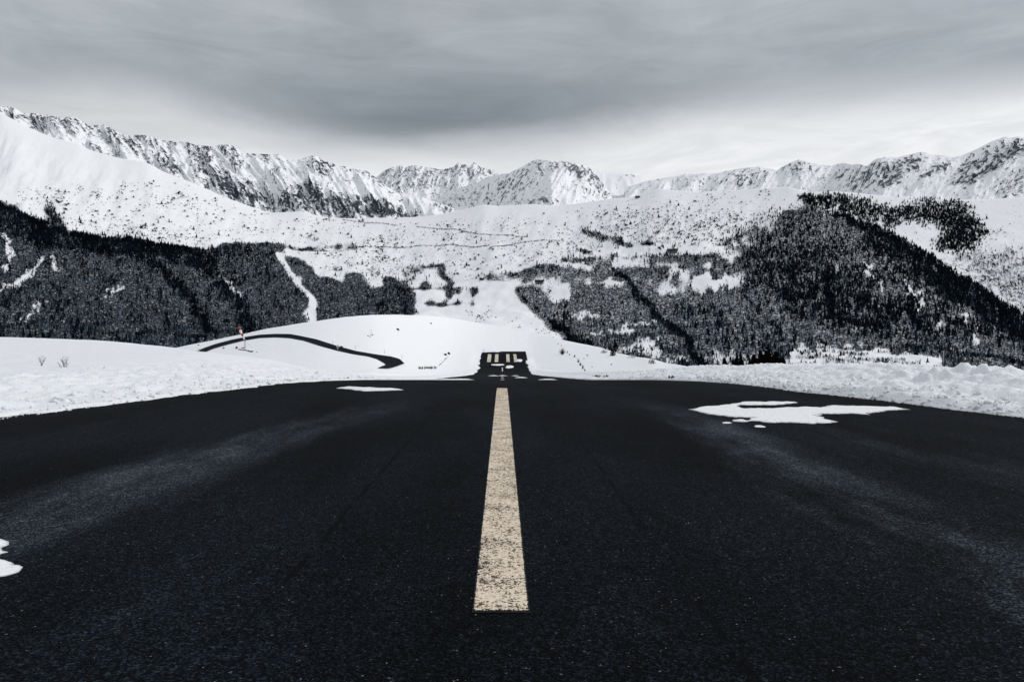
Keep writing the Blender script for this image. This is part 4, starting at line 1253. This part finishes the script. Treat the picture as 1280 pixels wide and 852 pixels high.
far_bush(703, 443, 2.6, 1.7, 21, 'large round leafless bush on the hill right of the strip end', 150)
for k, (px, py, h, lab) in enumerate(((709, 441, 1.0, 'small bush touching the right of the large round bush'), (712, 444, .8, 'tiny bush just below right of the large round bush'), (718, 446.5, 1.4, 'dark upright bush downhill of the large round bush'), (723, 453, 1.6, 'upper bush of the thin row running down to the strip'),
                                       (725.5, 457, 1.5, 'middle bush of the thin row running down to the strip'), (728.5, 461, 1.4, 'lower bush of the thin row running down to the strip'), (731, 463.5, .8, 'lowest bush of the thin row running down to the strip'), (734, 445, .9, 'lone small bush uphill right of the thin bush row'),
                                       (730, 448.6, .5, 'speck of a bush right of the dark upright bush'), (764, 456, .6, 'lone tiny bush in the snow left of the firs'), (697.5, 430.5, .6, 'tiny bush on the rim above the large round bush'), (702, 432.5, .6, 'tiny bush between the rim and the large round bush'), (740, 459.3, .5, 'tiny bush near the strip right of the thin bush row'))):
    far_bush(px, py, h * .9, h * .45, 40 + k, lab, 34)


def tuft_row(x0, y0, x1, y1, n, seed, h, label):
    r = random.Random(seed); m = MB(); p0 = cast((x0 + x1) / 2, (y0 + y1) / 2)
    for i in range(n):
        t = r.random(); p = cast(x0 + (x1 - x0) * t, y0 + (y1 - y0) * t + r.uniform(-1, 1)) - p0
        for j in range(6):
            d = Vector((r.uniform(-.5, .5), r.uniform(-.5, .5), r.uniform(.6, 1))) * h
            m.tri(p + Vector((-.04, 0, -.05)), p + Vector((.04, 0, -.05)), p + d)
    o = m.build('dead_grass', M['grass'], None); o.location = p0
    return tag(o, label, kind='stuff')


tuft_row(523, 461, 546, 460, 46, 2, .6, 'dead grass stalks in the snow left of the strip end')
tuft_row(548, 458, 560, 446, 20, 3, .35, 'faint line of dead grass running uphill left of the strip')
tuft_row(741, 470.5, 760, 470.5, 24, 4, .14, 'dead grass at the right edge of the strip crest')
tuft_row(836, 471.5, 842, 471.8, 10, 5, .1, 'dead grass tuft at the foot of the right bank')


# ------------------------------------------------------------------ rocks and dark bare spots on the hill
def rock(px, py, w, h, seed, label, d=None):
    p0 = cast(px, py); bm = bmesh.new(); bmesh.ops.create_icosphere(bm, subdivisions=2, radius=1.)
    r = random.Random(seed); s = r.uniform(0, 50)
    from mathutils import noise as mn
    for v in bm.verts:
        k = 1 + .45 * mn.noise(v.co * 1.4 + Vector((s, 0, 0)))
        v.co = Vector((v.co.x * w * k, v.co.y * (d or w) * k, v.co.z * h * k))
    me = bpy.data.meshes.new('rock'); bm.to_mesh(me); bm.free(); me.materials.append(M['dark'])
    o = bpy.data.objects.new('rock', me); o.location = p0 + Vector((0, 0, h * .45)); COL.objects.link(o)
    return tag(o, label, 'rock', 'dark stones poking out of the hill snow')


for a in ((497, 412.3, .55, .30, 1, 'dark stone alone near the top of the snow hill'), (460, 420.2, .15, .14, 2, 'dark stone at the left of the thin upper post'), (465.5, 418.8, .2, .16, 3, 'dark stone at the right of the thin upper post'), (462.5, 420.8, .2, .1, 9, 'flat dark stone just under the thin upper post'), (295.6, 435.5, .22, .28, 4, 'dark upright stone left of the windsock foot'),
          (314.5, 439.8, .3, .16, 5, 'dark stone right of the windsock foot'), (279.5, 435.3, .22, .12, 6, 'small dark stone far left of the windsock by the road'), (427, 434.0, .25, .2, 7, 'dark stone by the dead grass line left of the strip'), (434, 432.0, .2, .2, 8, 'unused'),
          (248, 431.5, .16, .14, 10, 'dark stone at the far left end of the snow hill'), (321, 440.3, .16, .06, 11, 'tiny dark stone farthest right of the windsock')):
    if a[-1] == 'unused': continue
    rock(*a)
rock(556.5, 443.6, .55, .32, 21, 'dark stone left of the strip end, left one of two'); rock(561, 442.5, .45, .42, 22, 'dark stone left of the strip end, right one of two')
rock(538.5, 404.5, .35, .25, 23, 'dark stone on the rim at the top of the snow hill'); rock(435, 472.4, .05, .04, 24, 'dark clod on the snow just above the left strip edge')
p0 = cast(306.3, 438.5)
sl_ = MB()
for (a, b) in (((298, 436.8), (303, 437.6)), ((303, 437.6), (309, 438.2)), ((309, 438.2), (313.5, 439.6)), ((302, 435.0), (305, 435.3))):
    A_, B_ = cast(*a) - p0, cast(*b) - p0
    sl_.ring_tube([A_ + Vector((0, 0, .02)), (A_ + B_) / 2 + Vector((0, 0, .05)), B_ + Vector((0, 0, .02))], [.09, .13, .09], 6)
o = sl_.build('stone_kerb', M['dark'], None, True); o.location = p0
tag(o, 'dark stone kerb showing through the snow round the windsock foot', 'kerb')

# ------------------------------------------------------------------ windsock
b = cast(306.2, 435.6); s = b.y / F
ws = empty('windsock', b); tag(ws, 'red and white striped windsock on a pale steel mast by the access road', 'windsock')
mp = MB(); top = Vector((-.3 * s, 0, 10.5 * s)); mp.ring_tube([(0, 0, -.3), (0, 0, 4.8 * s), (-.1 * s, 0, 10.2 * s)], [.085, .075, .065], 8)
mp.ring_tube([(-.1 * s, 0, 10.2 * s), (-1.4 * s, 0, 14.2 * s), (-7.6 * s, 0, 28.5 * s)], [.05, .05, .03], 6)
mp.build('mast', M['steel'], ws, True)
mpb = MB(); mpb.ring_tube([(0, 0, -.1), (0, 0, .5)], [.12, .10], 8); mpb.box((0.02, 0, 10.1 * s), (.22, .22, .3)); mpb.build('mast_base', M['steel'], ws, False)
Atop = Vector((-7.6 * s, 0, 26.6 * s)); Abot = Vector((-.7 * s, -.1, 11.5 * s))
NS = 4
for i in range(NS):
    t0, t1 = i / NS, (i + 1) / NS
    c = MB(); pts = []; rr = []
    for k in range(4):
        t = t0 + (t1 - t0) * k / 3
        pts.append(Atop.lerp(Abot, t) + Vector((0, 0, .05 * math.sin(t * 9)))); rr.append((1.75 * s) * (1 - .55 * t) * (1 + .05 * math.sin(t * 23)))
    c.ring_tube(pts, rr, 12, cap=(i == NS - 1))
    c.build('sock_band', M['sock_red' if i % 2 == 0 else 'sock_white'], ws, True)
hp = MB(); n = 14
d = (Abot - Atop).normalized(); aa = d.orthogonal().normalized(); bb = d.cross(aa)
pr = [Atop + (aa * math.cos(6.2832 * k / n) + bb * math.sin(6.2832 * k / n)) * 1.8 * s for k in range(n + 1)]
for k in range(n): hp.ring_tube([pr[k], pr[k + 1]], [.03, .03], 5)
hp.build('hoop', M['steel'], ws, True)
gw = MB()
for (gx, gy) in ((8 * s, 1.), (-6 * s, 1.5)): gw.ring_tube([(0, 0, 9.4 * s), (gx, gy, 0)], [.012, .012], 4)
gw.build('guy_wire', M['steel'], ws)


# ------------------------------------------------------------------ posts beside the access road
def post(px, py, hpx, label, r=.05, band=False):
    p = cast(px, py); h = hpx * p.y / F
    m = MB(); m.ring_tube([(0, 0, -.3), (0, 0, h * .5), (0, 0, h)], [r, r * .95, r * .9], 7)
    root = empty('marker_post', p); tag(root, label, 'post', 'slim marker posts round the access road')
    m.build('shaft', M['steel'], root, True)
    c = MB(); c.ring_tube([(0, 0, h - .02), (0, 0, h + .05)], [r * 1.25, r * .7], 7); c.build('cap', M['wood'], root)
    return root


post(463.8, 419.5, 7.5, 'slim post high on the snow hill among small stones', .045)
post(416, 430.5, 4, 'marker post on the upper side of the road, leftmost of the four', .035)
post(444, 436.5, 4.5, 'marker post above the road, second from the left', .035)
post(480.5, 442, 5, 'marker post above the road near the bend', .035)
post(502.5, 449.5, 6, 'marker post right beside the road bend', .035)
sg = cast(422, 437.6); k_ = sg.y / F
root = empty('road_gate_post', sg); tag(root, 'pale stubby post standing where the access road is crossed', 'post')
m = MB(); m.ring_tube([(0, 0, -.3), (0, 0, 5.6 * k_)], [.15, .13], 8); m.build('shaft', M['steel'], root, True)
m = MB(); m.box((0, 0, 5.4 * k_), (.5, .12, .35)); m.build('head', M['sock_white'], root)


# ------------------------------------------------------------------ far things in the valley
def far_at(px, py, at=None): return (at or atA)(np.array([float(px)]), np.array([float(py)]))[0]


p = far_at(1181, 459); s = p[1] / F
pole = empty('power_pole', tuple(p)); tag(pole, 'tall pale power pole rising above the right snow bank', 'pole')
m = MB(); m.ring_tube([(0, 0, -1), (0, 0, 9 * s), (0, 0, 20 * s)], [.9 * s, .75 * s, .6 * s], 8); m.build('shaft', M['steel'], pole, True)
m = MB(); m.box((0, 0, 19 * s), (4.5 * s, .5 * s, .5 * s)); m.build('crossarm', M['steel'], pole)


def chalet(px, py, wpx, hpx, rz, label):
    p = far_at(px, py); s = p[1] / F; w, h = wpx * s, hpx * s; d = w * .7
    root = empty('chalet', tuple(p), rz); tag(root, label, 'house', 'small mountain buildings across the valley')
    m = MB(); m.box((0, 0, h * .25 - 1), (w, d, h * .5 + 2))
    for sx in (-1, 1):
        m.tri((sx * w / 2, -d / 2, h * .5), (sx * w / 2, d / 2, h * .5), (sx * w / 2, 0, h * .95))
    m.build('wall', M['stone'], root)
    m = MB(); e = .08 * w
    for sy in (-1, 1):
        a = [(-w / 2 - e, sy * (d / 2 + e), h * .44), (w / 2 + e, sy * (d / 2 + e), h * .44), (w / 2 + e, 0, h), (-w / 2 - e, 0, h)]
        b2 = [(x, y, z - .35) for x, y, z in a]
        m.quad(*a); m.quad(*b2[::-1])
        for i in range(4): m.quad(a[i], a[(i + 1) % 4], b2[(i + 1) % 4], b2[i])
    m.build('roof', M['dark'], root)
    m = MB(); m.box((-w * .2, -d / 2 - .06, h * .2), (w * .14, .1, h * .22)); m.build('window', M['dark'], root)
    m = MB(); m.box((w * .2, -d / 2 - .06, h * .15), (w * .16, .1, h * .34)); m.build('door', M['wood'], root)


chalet(674, 356.5, 9, 5, .15, 'dark roofed barn beside the snowy field in the middle of the valley side')
chalet(841, 317, 11, 5, -.2, 'low hut on the small clearing in the upper right fields')
chalet(797, 247.3, 5, 2.6, .1, 'tiny hut on the white rim right of the central peak')
chalet(602, 347.5, 5, 3, .1, 'small barn at the hedge corner above the central snow slope')

# ------------------------------------------------------------------ sky, sun, camera
SUN_EL, SUN_AZ = 33., 85.        # azimuth clockwise from the view direction
w = bpy.data.worlds.new('World'); scn.world = w; w.use_nodes = True
nt = w.node_tree; nt.nodes.clear()


class W(N):
    def __init__(s): s.t = nt


k = W()
out = k.n('ShaderNodeOutputWorld'); bg = k.n('ShaderNodeBackground')
k.l(bg.outputs[0], out.inputs[0])
sky = k.n('ShaderNodeTexSky', sky_type='NISHITA'); sky.sun_disc = False
sky.sun_elevation = math.radians(SUN_EL); sky.sun_rotation = math.radians(SUN_AZ)
d = k.n('ShaderNodeTexCoord').outputs['Generated']
sp = k.n('ShaderNodeSeparateXYZ'); k.l(d, sp.inputs[0])
dx, dy, dz = sp.outputs
zc = k.math('MAXIMUM', dz, 0.)
hor = k.math('SQRT', k.math('ADD', k.math('MULTIPLY', dx, dx), k.math('MULTIPLY', dy, dy)))
tanel = k.math('DIVIDE', dz, k.math('MAXIMUM', hor, .001))
cv = k.n('ShaderNodeCombineXYZ'); k.l(k.math('DIVIDE', dx, hor), cv.inputs[0]); k.l(k.math('DIVIDE', dy, hor), cv.inputs[1]); k.l(k.math('MULTIPLY', tanel, 2.6), cv.inputs[2])
cloud = k.noise(cv.outputs[0], 2.3, 8, .58, .5)
wisps = k.noise(k.vmul(cv.outputs[0], (1., 1., 1.9)), 5.5, 8, .62, .9)
az = k.math('ARCTAN2', dx, dy)                       # 0 straight ahead, + right
# lower edge of the grey cloud deck, as tangent of elevation, along the horizon
ramp = k.n('ShaderNodeFloatCurve'); cvm = ramp.mapping.curves[0]
azn = k.math('MULTIPLY_ADD', az, .5, .5); k.l(azn, ramp.inputs['Value'])
pts = [(-640, 330), (0, 300), (140, 298), (300, 262), (440, 236), (640, 236), (700, 242), (760, 256), (850, 273), (950, 284), (1100, 292), (1280, 302), (1900, 320)]
cp = [(math.atan((px - CX) / F) * .5 + .5, (HY - (HY - v)) / 1000.) for px, v in pts]
cvm.points[0].location = (0., .33); cvm.points[1].location = (1., .33)
for a_, b_ in cp:
    if 0.02 < a_ < .98: cvm.points.new(a_, b_)
ramp.mapping.update()
# flat picture height above the horizon equals tan(el)/cos(az): keep the deck straight across the view
pic = k.math('DIVIDE', tanel, k.math('MAXIMUM', k.math('COSINE', az), .35))
edge = k.math('SUBTRACT', pic, ramp.outputs[0])
edge = k.math('ADD', edge, k.math('MULTIPLY', k.math('SUBTRACT', cloud, .5), .09))
edge = k.math('ADD', edge, k.math('MULTIPLY', k.math('SUBTRACT', wisps, .5), .05))
deck = k.step(edge, -.045, .05)
# deck: darkest just above its lower edge, lighter upwards, much lighter overhead
# thickest, darkest part of the deck hangs low in the middle of the view
c1_ = k.math('DIVIDE', k.math('SUBTRACT', az, -.06), .34); c2_ = k.math('DIVIDE', k.math('SUBTRACT', pic, .265), .085)
core = k.math('EXPONENT', k.math('MULTIPLY', k.math('ADD', k.math('MULTIPLY', c1_, c1_), k.math('MULTIPLY', c2_, c2_)), -1.))
core = k.math('MULTIPLY', core, k.math('MULTIPLY_ADD', k.math('SUBTRACT', cloud, .5), 1.4, 1.))
g = k.mix(k.step(cloud, .3, .7), C4(.318, .350, .375), C4(.435, .464, .488))
g = k.mix(k.math('MULTIPLY', core, .72, clamp=True), g, C4(.158, .184, .205))
tex = k.math('MULTIPLY_ADD', k.math('SUBTRACT', wisps, .5), .55, 1.)
sc = k.n('ShaderNodeVectorMath', operation='SCALE'); k.l(g, sc.inputs[0]); k.l(tex, sc.inputs['Scale'])
bright = k.mix(k.step(wisps, .3, .75), C4(.70, .71, .725), C4(.88, .885, .89))
lf = k.n('ShaderNodeVectorMath', operation='SCALE'); k.l(bright, lf.inputs[0]); k.l(k.math('MULTIPLY_ADD', k.step(az, -.62, -.2), .26, .74), lf.inputs['Scale'])
ck = k.mix(deck, lf.outputs[0], sc.outputs[0])
over = k.step(dz, .42, .75)
ck = k.mix(over, ck, C4(.64, .65, .672))
low = k.step(dz, .0, -.05)
ck = k.mix(low, ck, C4(.5, .52, .55))
skc = k.n('ShaderNodeVectorMath', operation='SCALE'); k.l(sky.outputs[0], skc.inputs[0]); skc.inputs['Scale'].default_value = .10
fin = k.mix(.93, skc.outputs[0], ck)
k.l(fin, bg.inputs['Color']); bg.inputs['Strength'].default_value = 1.0

sun = bpy.data.lights.new('sun', 'SUN'); sun.energy = 1.5; sun.angle = math.radians(14); sun.color = (1., .97, .93)
so = bpy.data.objects.new('sun', sun); COL.objects.link(so)
el, a_ = math.radians(SUN_EL), math.radians(SUN_AZ)
sdir = Vector((math.sin(a_) * math.cos(el), math.cos(a_) * math.cos(el), math.sin(el)))
so.rotation_euler = sdir.to_track_quat('Z', 'Y').to_euler()

cam = bpy.data.cameras.new('camera'); co = bpy.data.objects.new('camera', cam); COL.objects.link(co)
co.location = (0, 0, EYE); co.rotation_euler = (math.radians(90), 0, 0)
cam.sensor_width = 36.; cam.lens = F / 1280 * 36.; cam.shift_x = (640 - CX) / 1280; cam.shift_y = -(426 - HY) / 1280
cam.clip_start = .05; cam.clip_end = 60000
scn.camera = co
scn.render.resolution_x, scn.render.resolution_y = 1024, 681
scn.view_settings.view_transform = 'Standard'; scn.view_settings.look = 'None'
scn.view_settings.exposure = .15; scn.view_settings.gamma = 1.; scn.view_settings.use_curve_mapping = False
scn.cycles.use_denoising = True
scn.cycles.max_bounces = 5; scn.cycles.diffuse_bounces = 3; scn.cycles.glossy_bounces = 2
